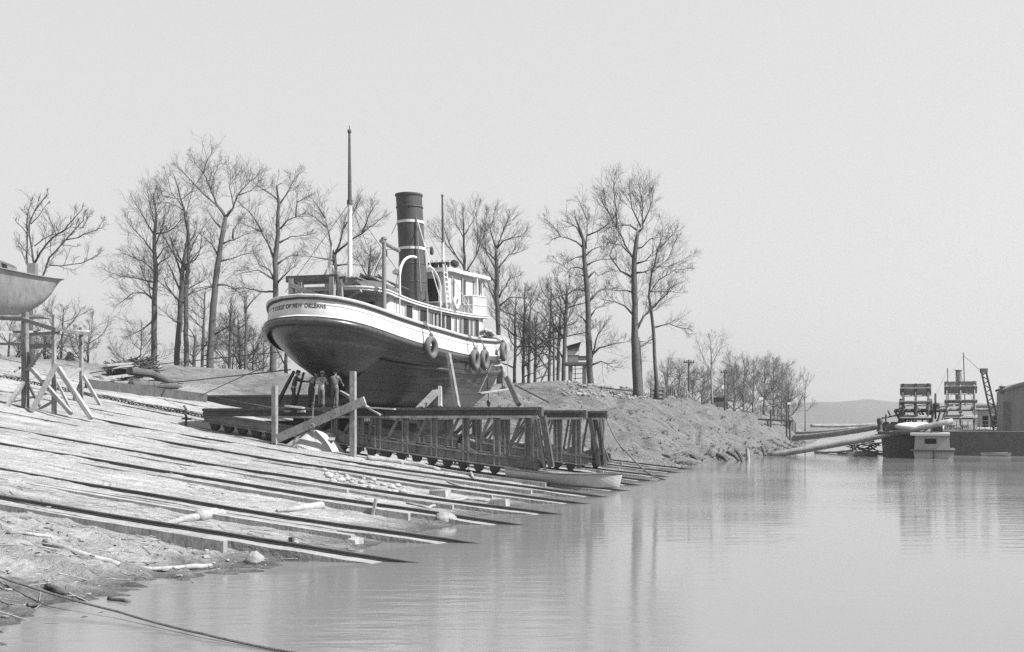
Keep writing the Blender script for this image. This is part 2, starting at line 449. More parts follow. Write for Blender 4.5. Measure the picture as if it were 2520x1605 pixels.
def ground_mat():
    m = bpy.data.materials.new('dusty_bank_earth'); m.use_nodes = True
    t = m.node_tree; b = t.nodes["Principled BSDF"]
    b.inputs["Roughness"].default_value = 0.95; b.inputs["Specular IOR Level"].default_value = 0.15
    ge = t.nodes.new("ShaderNodeNewGeometry"); sx = t.nodes.new("ShaderNodeSeparateXYZ")
    t.links.new(ge.outputs["Position"], sx.inputs[0])
    def nz(s, d=8, st=None):
        n = t.nodes.new("ShaderNodeTexNoise"); n.inputs["Scale"].default_value = s; n.inputs["Detail"].default_value = d; n.inputs["Roughness"].default_value = 0.68
        if st:
            mp = t.nodes.new("ShaderNodeMapping"); mp.inputs["Scale"].default_value = st
            mp.inputs["Rotation"].default_value = (0, 0, A)
            t.links.new(ge.outputs["Position"], mp.inputs[0]); t.links.new(mp.outputs[0], n.inputs["Vector"])
        else: t.links.new(ge.outputs["Position"], n.inputs["Vector"])
        return n.outputs[0]
    def rng(x, a, bb, c, d):
        r = t.nodes.new("ShaderNodeMapRange"); r.inputs[1].default_value = a; r.inputs[2].default_value = bb; r.inputs[3].default_value = c; r.inputs[4].default_value = d
        t.links.new(x, r.inputs[0]); return r.outputs[0]
    def op(o, x, y):
        q = t.nodes.new("ShaderNodeMath"); q.operation = o
        for i, s in enumerate((x, y)):
            if isinstance(s, (int, float)): q.inputs[i].default_value = s
            else: t.links.new(s, q.inputs[i])
        return q.outputs[0]
    def mix(f, x, y): return op('ADD', op('MULTIPLY', x, op('SUBTRACT', 1.0, f)), op('MULTIPLY', y, f))
    big = rng(nz(0.22), 0.3, 0.7, 0.78, 1.12)
    mid = rng(nz(1.7), 0.3, 0.7, 0.80, 1.15)
    fine = rng(nz(9.0), 0.30, 0.70, 0.72, 1.25)
    dv = t.nodes.new("ShaderNodeVectorMath"); dv.operation = 'DOT_PRODUCT'; dv.inputs[1].default_value = (CA * .16, -SA * .16, 0)
    du = t.nodes.new("ShaderNodeVectorMath"); du.operation = 'DOT_PRODUCT'; du.inputs[1].default_value = (SA * 2.6, CA * 2.6, 0)
    cz = t.nodes.new("ShaderNodeCombineXYZ")
    for q, i in ((dv, 0), (du, 1)):
        t.links.new(ge.outputs["Position"], q.inputs[0]); t.links.new(q.outputs["Value"], cz.inputs[i])
    ln = t.nodes.new("ShaderNodeTexNoise"); ln.inputs["Scale"].default_value = 1.0; ln.inputs["Detail"].default_value = 7; ln.inputs["Roughness"].default_value = 0.7
    t.links.new(cz.outputs[0], ln.inputs["Vector"])
    lay = rng(ln.outputs[0], 0.32, 0.66, 0.62, 1.18)
    dark = op('MULTIPLY', rng(nz(3.4, 5), 0.56, 0.72, 1.0, 0.42), rng(nz(0.9, 7), 0.56, 0.70, 1.0, 0.62))
    tone = op('MULTIPLY', op('MULTIPLY', big, mid), op('MULTIPLY', fine, op('MULTIPLY', lay, dark)))
    # dust on the slip, darker earth and dead grass on the natural bank farther along the shore
    along = t.nodes.new("ShaderNodeVectorMath"); along.operation = 'DOT_PRODUCT'; along.inputs[1].default_value = (SA, CA, 0)
    t.links.new(ge.outputs["Position"], along.inputs[0])
    far = rng(op('ADD', along.outputs["Value"], op('MULTIPLY', nz(0.35), 8.0)), 60, 68, 0, 1)
    alb = mix(far, 0.305, 0.120)
    grass = rng(op('ADD', sx.outputs[2], nz(0.8)), 5.2, 7.4, 0, 1)
    alb = mix(op('MULTIPLY', grass, 0.75), alb, 0.165)
    near = rng(along.outputs["Value"], 14.5, 20.5, 1, 0)
    alb = mix(op('MULTIPLY', near, rng(nz(0.9), 0.35, 0.65, 0.1, 1.0)), alb, 0.19)
    wet = rng(op('ADD', sx.outputs[2], op('MULTIPLY', nz(1.3), 0.30)), 0.16, 0.42, 1, 0)
    alb = mix(wet, alb, 0.085)
    t.links.new(op('MULTIPLY', alb, tone), b.inputs["Base Color"])
    t.links.new(rng(wet, 0, 1, 0.95, 0.45), b.inputs["Roughness"])
    bp = t.nodes.new("ShaderNodeBump"); bp.inputs["Strength"].default_value = 0.9; bp.inputs["Distance"].default_value = 0.14
    h = op('ADD', op('ADD', nz(3.5), op('MULTIPLY', nz(14.0), 0.35)), op('MULTIPLY', nz(2.5, 6, (0.4, 3.0, 1.0)), 0.6))
    t.links.new(h, bp.inputs["Height"]); t.links.new(bp.outputs[0], b.inputs["Normal"])
    return m
M['ground'] = ground_mat()

def water_mat():
    m = bpy.data.materials.new('muddy_river_water'); m.use_nodes = True
    t = m.node_tree; b = t.nodes["Principled BSDF"]
    b.inputs["Base Color"].default_value = (0.13, 0.13, 0.13, 1)
    b.inputs["Roughness"].default_value = 0.06; b.inputs["IOR"].default_value = 1.33
    ge = t.nodes.new("ShaderNodeNewGeometry")
    def nz(s, st, d=3):
        mp = t.nodes.new("ShaderNodeMapping"); mp.inputs["Scale"].default_value = st
        mp.inputs["Rotation"].default_value = (0, 0, math.radians(-8))
        t.links.new(ge.outputs["Position"], mp.inputs[0])
        n = t.nodes.new("ShaderNodeTexNoise"); n.inputs["Scale"].default_value = s; n.inputs["Detail"].default_value = d; n.inputs["Distortion"].default_value = 0.4
        t.links.new(mp.outputs[0], n.inputs["Vector"]); return n.outputs[0]
    def op(o, x, y):
        q = t.nodes.new("ShaderNodeMath"); q.operation = o
        for i, s in enumerate((x, y)):
            if isinstance(s, (int, float)): q.inputs[i].default_value = s
            else: t.links.new(s, q.inputs[i])
        return q.outputs[0]
    patch = t.nodes.new("ShaderNodeMapRange"); patch.inputs[1].default_value = 0.40; patch.inputs[2].default_value = 0.66; patch.inputs[3].default_value = 0.25; patch.inputs[4].default_value = 1.0
    t.links.new(nz(0.10, (0.6, 1.0, 1)), patch.inputs[0])
    h = op('ADD', op('MULTIPLY', nz(1.6, (0.45, 1.6, 1)), 1.0), op('MULTIPLY', nz(6.0, (0.5, 1.5, 1)), 0.22))
    bp = t.nodes.new("ShaderNodeBump"); bp.inputs["Distance"].default_value = 0.026; bp.inputs["Strength"].default_value = 0.6
    rr = t.nodes.new("ShaderNodeMapRange"); rr.inputs[1].default_value = .35; rr.inputs[2].default_value = .7; rr.inputs[3].default_value = .03; rr.inputs[4].default_value = .16
    t.links.new(nz(0.06, (0.5, 1.4, 1), 5), rr.inputs[0]); t.links.new(rr.outputs[0], b.inputs["Roughness"])
    t.links.new(op('MULTIPLY', h, patch.outputs[0]), bp.inputs["Height"]); t.links.new(bp.outputs[0], b.inputs["Normal"])
    return m
M['water'] = water_mat()
# ================================================================ the land, the water, the far shore
def axis(segs):
    out = []
    for a, b, st in segs:
        x = a
        while x < b - 1e-6:
            out.append(x); x += st
    out.append(segs[-1][1]); return out
US_ = axis([(-40, 8, 4), (8, 11, 0.5), (11, 24, 0.13), (24, 40, 0.25), (40, 64, 0.4), (64, 112, 0.55), (112, 170, 0.9), (170, 300, 6), (300, 700, 25), (700, 1500, 80)])
DS_ = axis([(-30, -6, 3), (-6, -2, 0.5), (-2, 14, 0.17), (14, 28, 0.4), (28, 60, 0.9), (60, 120, 4), (120, 300, 15), (300, 900, 60)])
g = MB(); rows = []
for u in US_:
    vs = V0 if u <= 60 else interp([(r[0], r[1]) for r in BANK], u)
    rows.append([uv(u, vs - d, ground(u, vs - d)) for d in DS_])
g.grid(rows)
gr = g.build('ground', M['ground'], origin=(0, 0, 0), smooth=True); gr["kind"] = 'structure'
gr["label"] = "pale dusty slipway and muddy river bank"

w = MB()
XS = axis([(-400, -100, 100), (-100, 100, 20), (100, 600, 100), (600, 3000, 600)])
YS = axis([(-60, 0, 20), (0, 120, 10), (120, 600, 60), (600, 4000, 400)])
w.grid([[Vector((x, y, 0)) for x in XS] for y in YS])
wo = w.build('water', M['water'], origin=(0, 0, 0)); wo["kind"] = 'structure'; wo["label"] = "calm muddy river water"

def far_hill_mat():
    return mat('wooded_far_hills', 0.03, 0.95, 0.4, 0.01, 0.0)
h = MB(); rows = []
for i in range(0, 150):
    x = 250 + i * 14.0
    top = 44 + 10 * N(x * 0.004, 1.0) + 5 * N(x * 0.02, 2.0) + 2.0 * N(x * 0.09, 5.0)
    top *= 0.86 * (sstep(150, 560, x) * 0.9 + 0.1)
    rows.append([Vector((x, 1750 + 60 * N(x * .003, 7), -0.5)), Vector((x, 1790, top * 0.45)), Vector((x, 1850, top * 0.86 + 1.5 * N(x * .2, 3))), Vector((x, 1930, top)), Vector((x, 2400, top * 0.7)), Vector((x, 2900, -1))])
h.grid(rows)
ho = h.build('hills', far_hill_mat(), origin=(1300, 1900, 0), smooth=True); ho["kind"] = 'structure'; ho["label"] = "low wooded hills across the river"
sb = MB(); rows = []
for i in range(40):
    t = i / 39; x = lerp(120, 420, t); wv = math.sin(PI * t) ** 0.5
    rows.append([Vector((x, 560 + 30 * N(x * .02, 1) - 16 * wv, -0.2)), Vector((x, 575, 0.9 * wv)), Vector((x, 600, 1.3 * wv)), Vector((x, 640, -0.3))])
sb.grid(rows)
sbo = sb.build('sandbar', M['canvas'], origin=(270, 590, 0), smooth=True); sbo["kind"] = 'structure'; sbo["label"] = "pale sandbar beyond the moored boats"

# ------------------------------------------------ the launching rails
RAILS = [18.6, 22.0, 26.3, 29.6, 33.7, 37.0, 40.6, 44.3, 47.8, 51.6, 56.0, 60.6]
ORD = ["nearest the camera", "second from the camera", "third from the camera", "fourth from the camera, curving past driftwood", "fifth from the camera", "sixth from the camera, beside the rowboat",
       "seventh from the camera, under the front trestle", "eighth from the camera, passing empty between the trestles", "ninth from the camera, under the second trestle", "tenth from the camera, under the third trestle",
       "second farthest, past the trestles", "farthest, at the foot of the natural bank"]
def wob(u, v): return 0.08 * N(v * 0.13, u * 1.7) + 0.03 * N(v * 0.5, u * 2.3) 
for i, u in enumerate(RAILS):
    end = V0 + 4.5
    top = -52 if i > 3 else -40
    vs = axis([(top, end, 0.7)]); shore = V0
    root = thing('slip_rail', "dark iron rail on a silty timber, %s" % ORD[i], 'rail', uv(u, shore, 0), 'launching rails running down into the river')
    tb, rb = MB(), MB()
    def sec(vs, off, wd_, z0, z1, mb):
        rows = []
        for v in vs:
            uu = u + wob(u, v) + off
            z = rail_z(v, u) + .025 * N(v * .35, u * 1.3, 2) - .01
            e1, e2, e3 = ((.04 * N(v * 1.4, u, 5), .05 * N(v * 1.1, u, 6), .03 * N(v * 1.7, u, 7)) if wd_ > .3 else (0, 0, 0))
            rows.append([uv(uu - wd_/2 + e1, v, z + z0), uv(uu + wd_/2, v, z + z0), uv(uu + wd_/2, v, z + z1 + e2 * .4 - abs(e2) * .4), uv(uu - wd_/2 + e1, v, z + z1 + e3 - .03 * (e3 > 0))])
        mb.grid(rows, closed=True)
        n = len(mb.v); mb.f.append((n-1, n-2, n-3, n-4)); mb.f.append((n-4*len(rows)+3, n-4*len(rows)+2, n-4*len(rows)+1, n-4*len(rows)))
    sec([v for v in vs if v < end - 0.9] + [end - 0.9], -0.06, 0.42, -0.55, 0.0, tb)
    sec(vs, 0.06, 0.085, 0.002, 0.028, rb); sec(vs, 0.06, 0.04, 0.028, 0.052, rb); sec(vs, 0.06, 0.07, 0.052, 0.08, rb)
    tb.build('timber', M['tim'], root)
    sb2 = MB(); sec([v for v in vs if v < -9.6 - 1.5 * abs(N(u, 8.8))] , -.80 + .2 * N(u, 1.1), .15, -.3, .035 + .02 * N(u, 4.4), sb2); sb2.build('side_timber', M['wood'], root)
    rb.build('rail', M['rail'], root)
# extra way timbers lying beside some rails
def way(u, v0, v1, wd_, ht, dz, label):
    b = MB(); rows = []
    for v in axis([(v0, v1, 0.8)]):
        z = rail_z(v, u) + dz; uu = u + 0.04 * N(v * .2, u)
        rows.append([uv(uu - wd_/2, v, z - ht), uv(uu + wd_/2, v, z - ht), uv(uu + wd_/2, v, z), uv(uu - wd_/2, v, z)])
    b.grid(rows, closed=True); n = len(b.v)
    b.f.append((n-1, n-2, n-3, n-4)); m = len(rows); b.f.append((n-4*m+3, n-4*m+2, n-4*m+1, n-4*m))
    return tag(b.build('way_timber', M['pale']), label, 'timber', 'loose timbers along the rails')
way(21.0, -26, -9.4, 0.22, 0.2, 0.02, "long bleached timber with a dark hollow under its river end")
way(28.7, -24, -13.0, 0.2, 0.2, 0.04, "long bleached timber beside the fourth rail, half buried in dust")
way(25.5, -17, -9.9, 0.16, 0.18, 0.05, "short bleached timber with a forked branch lying across it")
way(36.2, -18, -9.6, 0.2, 0.2, 0.02, "bleached timber lying beside the rail next to the rowboat")

# ------------------------------------------------ mud litter, clods, dead grass (uncountable)
rnd = random.Random(11)
c = MB()
def chip(p, s, flat=0.6):
    vs = []; a0 = rnd.uniform(0, 6.3); e = rnd.uniform(.6, 1.5)
    for zz, rr in ((-.3, .95), (.25, .95), (.55, .55)):
        for q in range(6):
            a = a0 + q * 1.0472 + rnd.uniform(-.25, .25); k = s * rr * rnd.uniform(.75, 1.2)
            vs.append(p + Vector((math.cos(a) * k * e, math.sin(a) * k / e, s * flat * zz * rnd.uniform(.8, 1.2))))
    fs = [(r*6+q, r*6+(q+1)%6, r*6+6+(q+1)%6, r*6+6+q) for r in range(2) for q in range(6)] + [(12,13,14,15,16,17)]
    c.add(vs, fs)
for i in range(5200):
    u = 11 + 52 * rnd.random() ** 1.5; v = V0 - 0.6 - 26 * rnd.random() ** 1.3
    if N(u*0.6, v*0.6, 30) < -0.12 and u > 19: continue
    z = ground(u, v)
    if z < 0.02: continue
    s = rnd.uniform(0.012, 0.05) * (1.6 if rnd.random() < 0.06 else 1) * (0.7 if u > 20 else 1)
    chip(uv(u, v, z + s*0.2), s)
for i in range(2600):
    u = 62 + 60 * rnd.random(); vs = interp([(r[0], r[1]) for r in BANK], u); v = vs - 0.2 - 20 * rnd.random() ** 1.6
    s = rnd.uniform(0.03, 0.10)
    chip(uv(u, v, ground(u, v) + s*0.2), s)
tag(c.build('dirt_clods', M['clod'], origin=(0, 0, 0)), "small clods and stones scattered over the bank", 'clods', kind='stuff')
s_ = MB()
for i in range(900):
    if i < 520: u = 11.5 + 9 * rnd.random(); v = V0 - 1.2 - 10 * rnd.random()
    else: u = 20 + 40 * rnd.random(); v = V0 - 1 - 20 * rnd.random() ** 1.5
    z = ground(u, v)
    if z < 0.0: continue
    L = rnd.uniform(0.12, 0.6); a = A*0 + rnd.gauss(-0.2, 0.5)
    d = VD * math.cos(a) + UD * math.sin(a)
    p = uv(u, v, z + 0.015); q = p + d * L; q.z = gxy(q.x, q.y) + 0.02
    s_.tube([p, (p + q)/2, q], rnd.uniform(0.004, 0.011), 4)
tag(s_.build('twig_litter', M['wood'], origin=(0, 0, 0)), "small twigs and river litter strewn over the mud", 'litter', kind='stuff')
wb = MB()
for i in range(1700):
    u = 63 + 75 * rnd.random(); vs = interp([(r[0], r[1]) for r in BANK], u)
    v = vs - (0.1 + 1.6 * rnd.random() ** 1.5 if rnd.random() < .45 else 1 + 16 * rnd.random())
    if N(u * .35, v * .35, 61) < 0.02: continue
    p = gpt(u, v); 
    for k in range(7):
        d = Vector((rnd.gauss(0, .5), rnd.gauss(0, .5), rnd.uniform(.1, .9))) * rnd.uniform(.12, .38)
        wb.tube([p + d * -.1, p + d * .5 + ZD * .04, p + d], [.014, .012, .006], 3)
tag(wb.build('weeds', M['bush'], origin=(0, 0, 0)), "dark dead weeds and roots along the eroded bank", 'weeds', kind='stuff')
gs = MB()
for i in range(15000):
    if rnd.random() < 0.55:
        u = 30 + 80 * rnd.random(); v = -34 - 30 * rnd.random()
        if u < 60 and v > -38: continue
    else:
        u = 64 + 70 * rnd.random(); vs = interp([(r[0], r[1]) for r in BANK], u); v = vs - 1.0 - 24 * rnd.random()
    if N(u*.25, v*.25, 50) < rnd.uniform(-0.5, 0.2): continue
    p = gpt(u, v, -0.02); hh = rnd.uniform(0.05, 0.14)
    for k in range(3):
        a = rnd.uniform(0, 2*PI); q = Vector((math.cos(a), math.sin(a), 0)) * 0.012; tp = p + Vector((rnd.gauss(0, .08), rnd.gauss(0, .08), hh))
        gs.add([p - q, p + q, tp], [(0, 1, 2)])
tag(gs.build('grass', M['grass'], origin=(0, 0, 0)), "thin dead grass on the upper bank", 'grass', kind='stuff')
# ================================================================ the tugboat
US0, VC, SL = 39.4, -20.0, 24.6
def S(s, t, z): return uv(US0 + s, VC + t, z)
def s_of(px, v): return to_uv(on_v(px, 800, v))[0] - US0
BD = [(0,0.0),(0.15,0.80),(0.5,1.42),(1.1,1.97),(2.0,2.42),(3.2,2.78),(5,3.08),(8,3.28),(12,3.32),(16,3.22),(18.5,2.92),(20.5,2.42),(22.3,1.66),(23.6,0.85),(24.3,0.32),(24.6,0.05)]
ZDK = [(0,6.74),(3,6.20),(4.6,6.02),(6.5,5.91),(11,5.82),(15,5.97),(18,6.18),(21,6.5),(24.6,6.9)]
ZK = [(0,6.30),(0.5,5.85),(1.2,5.30),(2.2,4.75),(3.0,4.45),(3.45,4.35),(3.5,3.28),(22.0,3.28),(22.9,3.6),(23.5,4.2),(24.1,5.2),(24.6,6.4)]
def bd(s): return max(0.0, sinterp(BD, s)) if s > 0.5 else interp(BD, s)
def zdk(s): return sinterp(ZDK, s)
def zk(s): return interp(ZK, s)
def hb(s, w):
    """half breadth at station s, fraction w of the way from keel to deck"""
    b = bd(s)
    mid = (1 - (1 - w) ** 2.7) ** (1 / 1.9)
    if s < 3.46: return b * (w ** 0.50)
    st = (w ** 2.4) * 0.75 + 0.25 * w ** 1.1 if w > 0 else 0
    fo = w ** 0.95
    if s < 10:
        k = sstep(3.0, 10.5, s); sh = lerp(st, mid, k)
    elif s > 17:
        k = sstep(17, 24, s); sh = lerp(mid, fo, k)
    else: sh = mid
    return max(b * sh, 0.09)
tug = thing('tugboat', "white-topped steam tug with dark hull and tall banded stack, hauled out on trestles", 'tugboat', S(0, 0, 3.2) + UD * 10)
SS = [0, .06, .15, .3, .5, .75, 1.1, 1.5, 2, 2.5, 3.0, 3.44, 3.5, 4, 4.6, 5.3, 6, 7, 8, 9, 10, 11, 12, 13, 14, 15, 16, 17, 18, 19, 20, 21, 21.8, 22.4, 23, 23.5, 23.9, 24.25, 24.5, 24.6]
NL = 22
hm = MB(); rows = []
for s in SS:
    r = []
    z0, z1 = zk(s), zdk(s)
    for k in range(-NL, NL + 1):
        w_ = (abs(k) / NL) ** 1.15
        t = hb(s, w_) if k else 0.0
        if s > 24.55: t = min(t, 0.05)
        r.append(S(s, t if k >= 0 else -t, lerp(z0, z1, w_)))
    rows.append(r)
hm.grid(rows)
hm.add([r[0] for r in rows] + [r[-1] for r in rows], [(i, i+1, len(rows)+i+1, len(rows)+i) for i in range(len(rows)-1)])   # deck
hull = hm.build('hull', M['hull'], tug, smooth=True)
smooth_by_angle(hull, 50)
kb = MB(); kb.beam(S(3.3, 0, 3.16), S(22.2, 0, 3.16), 0.26, 0.26); kb.beam(S(3.5, 0, 3.1), S(3.5, 0, 4.5), 0.24, 0.3)
kb.build('keel', M['hull'], hull)
# plating lines: rows of slightly proud strakes
pl = MB()
for w0 in (0.25, 0.38, 0.50, 0.62, 0.74, 0.86):
    for sg in (1, -1):
        rr = []
        for s in [x * 0.5 for x in range(8, 48)]:
            z0, z1 = zk(s), zdk(s)
            q = []
            for dw, e in ((-.012, 0.0), (-.012, .014), (.012, .014), (.012, 0.0)):
                q.append(S(s, sg * (hb(s, w0 + dw) + e), lerp(z0, z1, w0 + dw)))
            rr.append(q)
        pl.grid(rr)
pl.build('strake_edge', M['hull'], hull)
# outline along the deck edge, starboard bow -> stern -> port bow (closed at the stem)
def outline(off, zf, lean=0.0, s1=24.6):
    st = [x for x in SS if x <= s1]
    P = []
    for s in reversed(st):
        P.append((s, 1))
    for s in st[1:]:
        P.append((s, -1))
    out = []
    for s, sg in P:
        b = bd(s)
        ds = 0.01
        db = (bd(min(s + ds, 24.6)) - bd(max(s - ds, 0))) / (min(s + ds, 24.6) - max(s - ds, 0))
        n = Vector((-db, 1.0)).normalized() if s > 0.0 else Vector((-1, 0))
        if s == 0: n = Vector((-1, 0))
        out.append(S(s + n.x * off, sg * (b + n.y * off), zf(s)))
    return out
def sweep(name, material, prof, par, s1=24.6, smooth=True):
    """prof: list of (offset, height above deck edge) closed loop"""
    b = MB()
    loops = [outline(o, (lambda hh: (lambda s: zdk(s) + (hh(s) if callable(hh) else hh)))(hh), s1=s1) for o, hh in prof]
    b.grid(list(zip(*loops)), closed=True)
    ob = b.build(name, material, par, smooth=smooth)
    if smooth: smooth_by_angle(ob, 50)
    return ob
BWH = [(0,0.79),(4,0.86),(9,0.88),(14,0.82),(20,0.80),(24.6,0.95)]
bwh = lambda s: sinterp(BWH, s)
tl = lambda s: 0.0
sweep('bulwark', M['white'], [(-0.02, 0.0), (0.0, 0.03), (-0.10, bwh), (-0.19, bwh), (-0.12, 0.0)], tug)
sweep('cap_rail', M['cream'], [(-0.01, lambda s: bwh(s) - 0.01), (0.02, lambda s: bwh(s) + 0.03), (0.02, lambda s: bwh(s) + 0.09), (-0.04, lambda s: bwh(s) + 0.12), (-0.28, lambda s: bwh(s) + 0.12), (-0.30, lambda s: bwh(s) - 0.01)], tug)
sweep('guard_strip', M['black'], [(-0.09, lambda s: bwh(s) - 0.09), (0.0, lambda s: bwh(s) - 0.075), (0.0, lambda s: bwh(s) - 0.035), (-0.09, lambda s: bwh(s) - 0.02)], tug)
sweep('pinstripe', M['greyp'], [(-0.06, lambda s: bwh(s) * 0.64 - 0.012), (-0.052, lambda s: bwh(s) * 0.64 - 0.012), (-0.054, lambda s: bwh(s) * 0.64 + 0.012), (-0.062, lambda s: bwh(s) * 0.64 + 0.012)], tug)
sweep('rub_rail', M['hull'], [(-0.02, -0.34), (0.10, -0.30), (0.20, -0.20), (0.20, -0.10), (0.10, 0.0), (-0.02, 0.03)], tug)
sweep('rub_rail_capping', M['cream'], [(-0.02, 0.035), (0.10, 0.005), (0.13, 0.02), (0.04, 0.075), (-0.02, 0.08)], tug)
lg = MB()
for sg in (1, -1):
    rr = []
    for s in [3.8 + .45 * q for q in range(46)]:
        q = []
        for dz, e in ((-.13, -.03), (-.12, .10), (-.03, .13), (.04, .04), (.04, -.03)):
            z = zdk(s) - .80 + dz * sstep(3.8, 7, s); w0 = max(.05, (z - zk(s)) / (zdk(s) - zk(s)))
            q.append(S(s, sg * (hb(s, w0) + e), z))
        rr.append(q)
    lg.grid(rr, closed=True)
lg.build('lower_guard', M['hull'], tug)

# name on the stern, bent round the bulwark
def name_lettering():
    cu = bpy.data.curves.new('letters', 'FONT')
    cu.body = "Y COLLE OF NEW ORLEANS"; cu.size = 0.24; cu.resolution_u = 3; cu.space_character = 1.12; cu.space_word = 1.25
    cu.offset = 0.009
    ob = bpy.data.objects.new('letters', cu); COL.objects.link(ob)
    me = ob.to_mesh()
    vs = [tuple(v.co) for v in me.vertices]; fs = [tuple(p.vertices) for p in me.polygons]
    ob.to_mesh_clear(); bpy.data.objects.remove(ob); bpy.data.curves.remove(cu)
    # the outside of the bulwark as a densely sampled path
    st = [x * 0.01 for x in range(0, 60)] + [0.6 + x * 0.03 for x in range(0, 150)]
    P = []
    for s in reversed(st): P.append((s, 1))
    for s in st[1:]: P.append((s, -1))
    pts = []
    for s, sg in P:
        db = (bd(s + .01) - bd(max(s - .01, 0))) / (s + .01 - max(s - .01, 0))
        n = Vector((-db, 1.0)).normalized() if s > 0 else Vector((-1, 0))
        pts.append((s, sg * bd(s), n.x, sg * n.y))
    pts.reverse()        # now from port side round the stern to starboard
    L = [0.0]
    for i in range(1, len(pts)): L.append(L[-1] + math.hypot(pts[i][0]-pts[i-1][0], pts[i][1]-pts[i-1][1]))
    # where does the last letter end: photo column 803
    best = min(range(len(pts)//2, len(pts)), key=lambda i: abs((lambda p: CX + F * p.x / p.y)(S(pts[i][0], pts[i][1], 7.1)) - 803))
    end = L[best]
    best0 = min(range(0, best), key=lambda i: abs((lambda p: CX + F * p.x / p.y)(S(pts[i][0], pts[i][1], 7.1)) - 668) + (1e3 if L[i] < end - 5.2 else 0))
    x1 = max(v[0] for v in vs); x0 = min(v[0] for v in vs)
    kx = min((end - L[best0]), 4.6) / (x1 - x0)
    b = MB(); nv = []
    for v in vs:
        l = end - (x1 - v[0]) * kx
        i = max(1, next((q for q in range(len(L)) if L[q] >= l), len(L) - 1))
        t = (l - L[i-1]) / max(1e-6, L[i] - L[i-1])
        a, c = pts[i-1], pts[i]
        s, tt, nx, ny = (lerp(a[q], c[q], t) for q in range(4))
        hgt = bwh(s) * 0.50 - 0.03 + v[1]
        k = hgt / bwh(s)
        off = -0.10 * k + 0.012
        nv.append(S(s + nx * off, tt + ny * off, zdk(s) + hgt))
    b.add(nv, fs)
    return b.build('name_lettering', M['letter'], tug)
name_lettering()

# rudder and screw under the counter
rd = MB(); rd.prism([S(1.9, .06, 3.35), S(3.0, .06, 3.35), S(3.0, -.06, 3.35), S(1.9, -.06, 3.35)], [S(2.25, .06, 4.75), S(3.0, .06, 4.6), S(3.0, -.06, 4.6), S(2.25, -.06, 4.75)])
rd.tube([S(3.0, 0, 3.2), S(3.0, 0, 5.2)], 0.07, 8)
rd.build('rudder', M['hull'], tug)
pr = MB(); pr.lathe(S(3.15, 0, 3.95), UD, [(0.05, -0.12), (0.15, 0), (0.17, 0.3)], 12)
for k in range(4):
    a = k * PI / 2 + 0.4; dn = Vector((0, 0, 1)) * math.cos(a) + VD * math.sin(a); sd = (VD * math.cos(a) - ZD * math.sin(a)) * 0.75 + UD * 0.6
    c0 = S(3.27, 0, 3.95); rr = []
    for q in range(6):
        t = q / 5; r_ = 0.12 + 0.55 * t; wq = 0.06 + 0.2 * math.sin(PI * min(1, t * .9 + .08))
        rr.append([c0 + dn * r_ - sd * wq, c0 + dn * r_ + UD * 0.02, c0 + dn * r_ + sd * wq, c0 + dn * r_ - UD * 0.02])
    pr.grid(rr, closed=True)
pr.build('propeller', M['iron'], tug, smooth=True)

# ------------------------------------------------ deckhouse
def zr(s): return sinterp([(2.6, 8.10), (5, 7.95), (7.5, 7.88), (11, 7.92), (15, 8.06), (18, 8.26), (21.2, 8.45)], s)     # underside of the boat deck
def rrect(s0, s1, hw, r0, r1, n=7):
    """outline (s,t) of a rounded house: radius r0 aft, r1 forward, starboard forward corner first"""
    P = []
    for (cs, ct, rr, a0) in ((s1 - r1, hw - r1, r1, 0), (s1 - r1, -(hw - r1), r1, 270), (s0 + r0, -(hw - r0), r0, 180), (s0 + r0, hw - r0, r0, 90)):
        for k in range(n):
            a = math.radians(a0 + 90 - 90 * k / (n - 1)) if True else 0
            P.append((cs + rr * math.cos(a), ct + rr * math.sin(a)))
    return P
HW = 2.08
# follow the sheer by subdividing the long sides
def dense(P, step=0.7):
    out = []
    for i in range(len(P)):
        a, c = P[i], P[(i+1) % len(P)]
        n = max(1, int(math.hypot(c[0]-a[0], c[1]-a[1]) / step))
        for k in range(n): out.append((lerp(a[0], c[0], k/n), lerp(a[1], c[1], k/n)))
    return out
HO = rrect(4.3, 19.5, HW, 0.35, 1.95)
dk = lambda s: zdk(min(max(s, 0), 24.6)) - 0.12
lowz = lambda s: dk(s) + (0.62 if s > 0 else 0)
b = MB(); b.prism([S(s, t, dk(s) + 1.10) for s, t in HO], [S(s, t, zr(s) + .02) for s, t in HO])
for s in [5.0 + 0.9 * k for k in range(15)]:
    for sg in (1, -1): b.beam(S(s, sg * (HW + .008), dk(s) + 1.12), S(s, sg * (HW + .008), zr(s)), 0.03, 0.03)
house = smooth_by_angle(b.build('deckhouse', M['cream'], tug), 30)
HI = rrect(4.28, 19.52, HW + 0.02, 0.36, 1.96)
b = MB(); b.prism([S(s, t, dk(s)) for s, t in HI], [S(s, t, dk(s) + 1.12) for s, t in HI]); smooth_by_angle(b.build('dado', M['greyp'], house), 30)
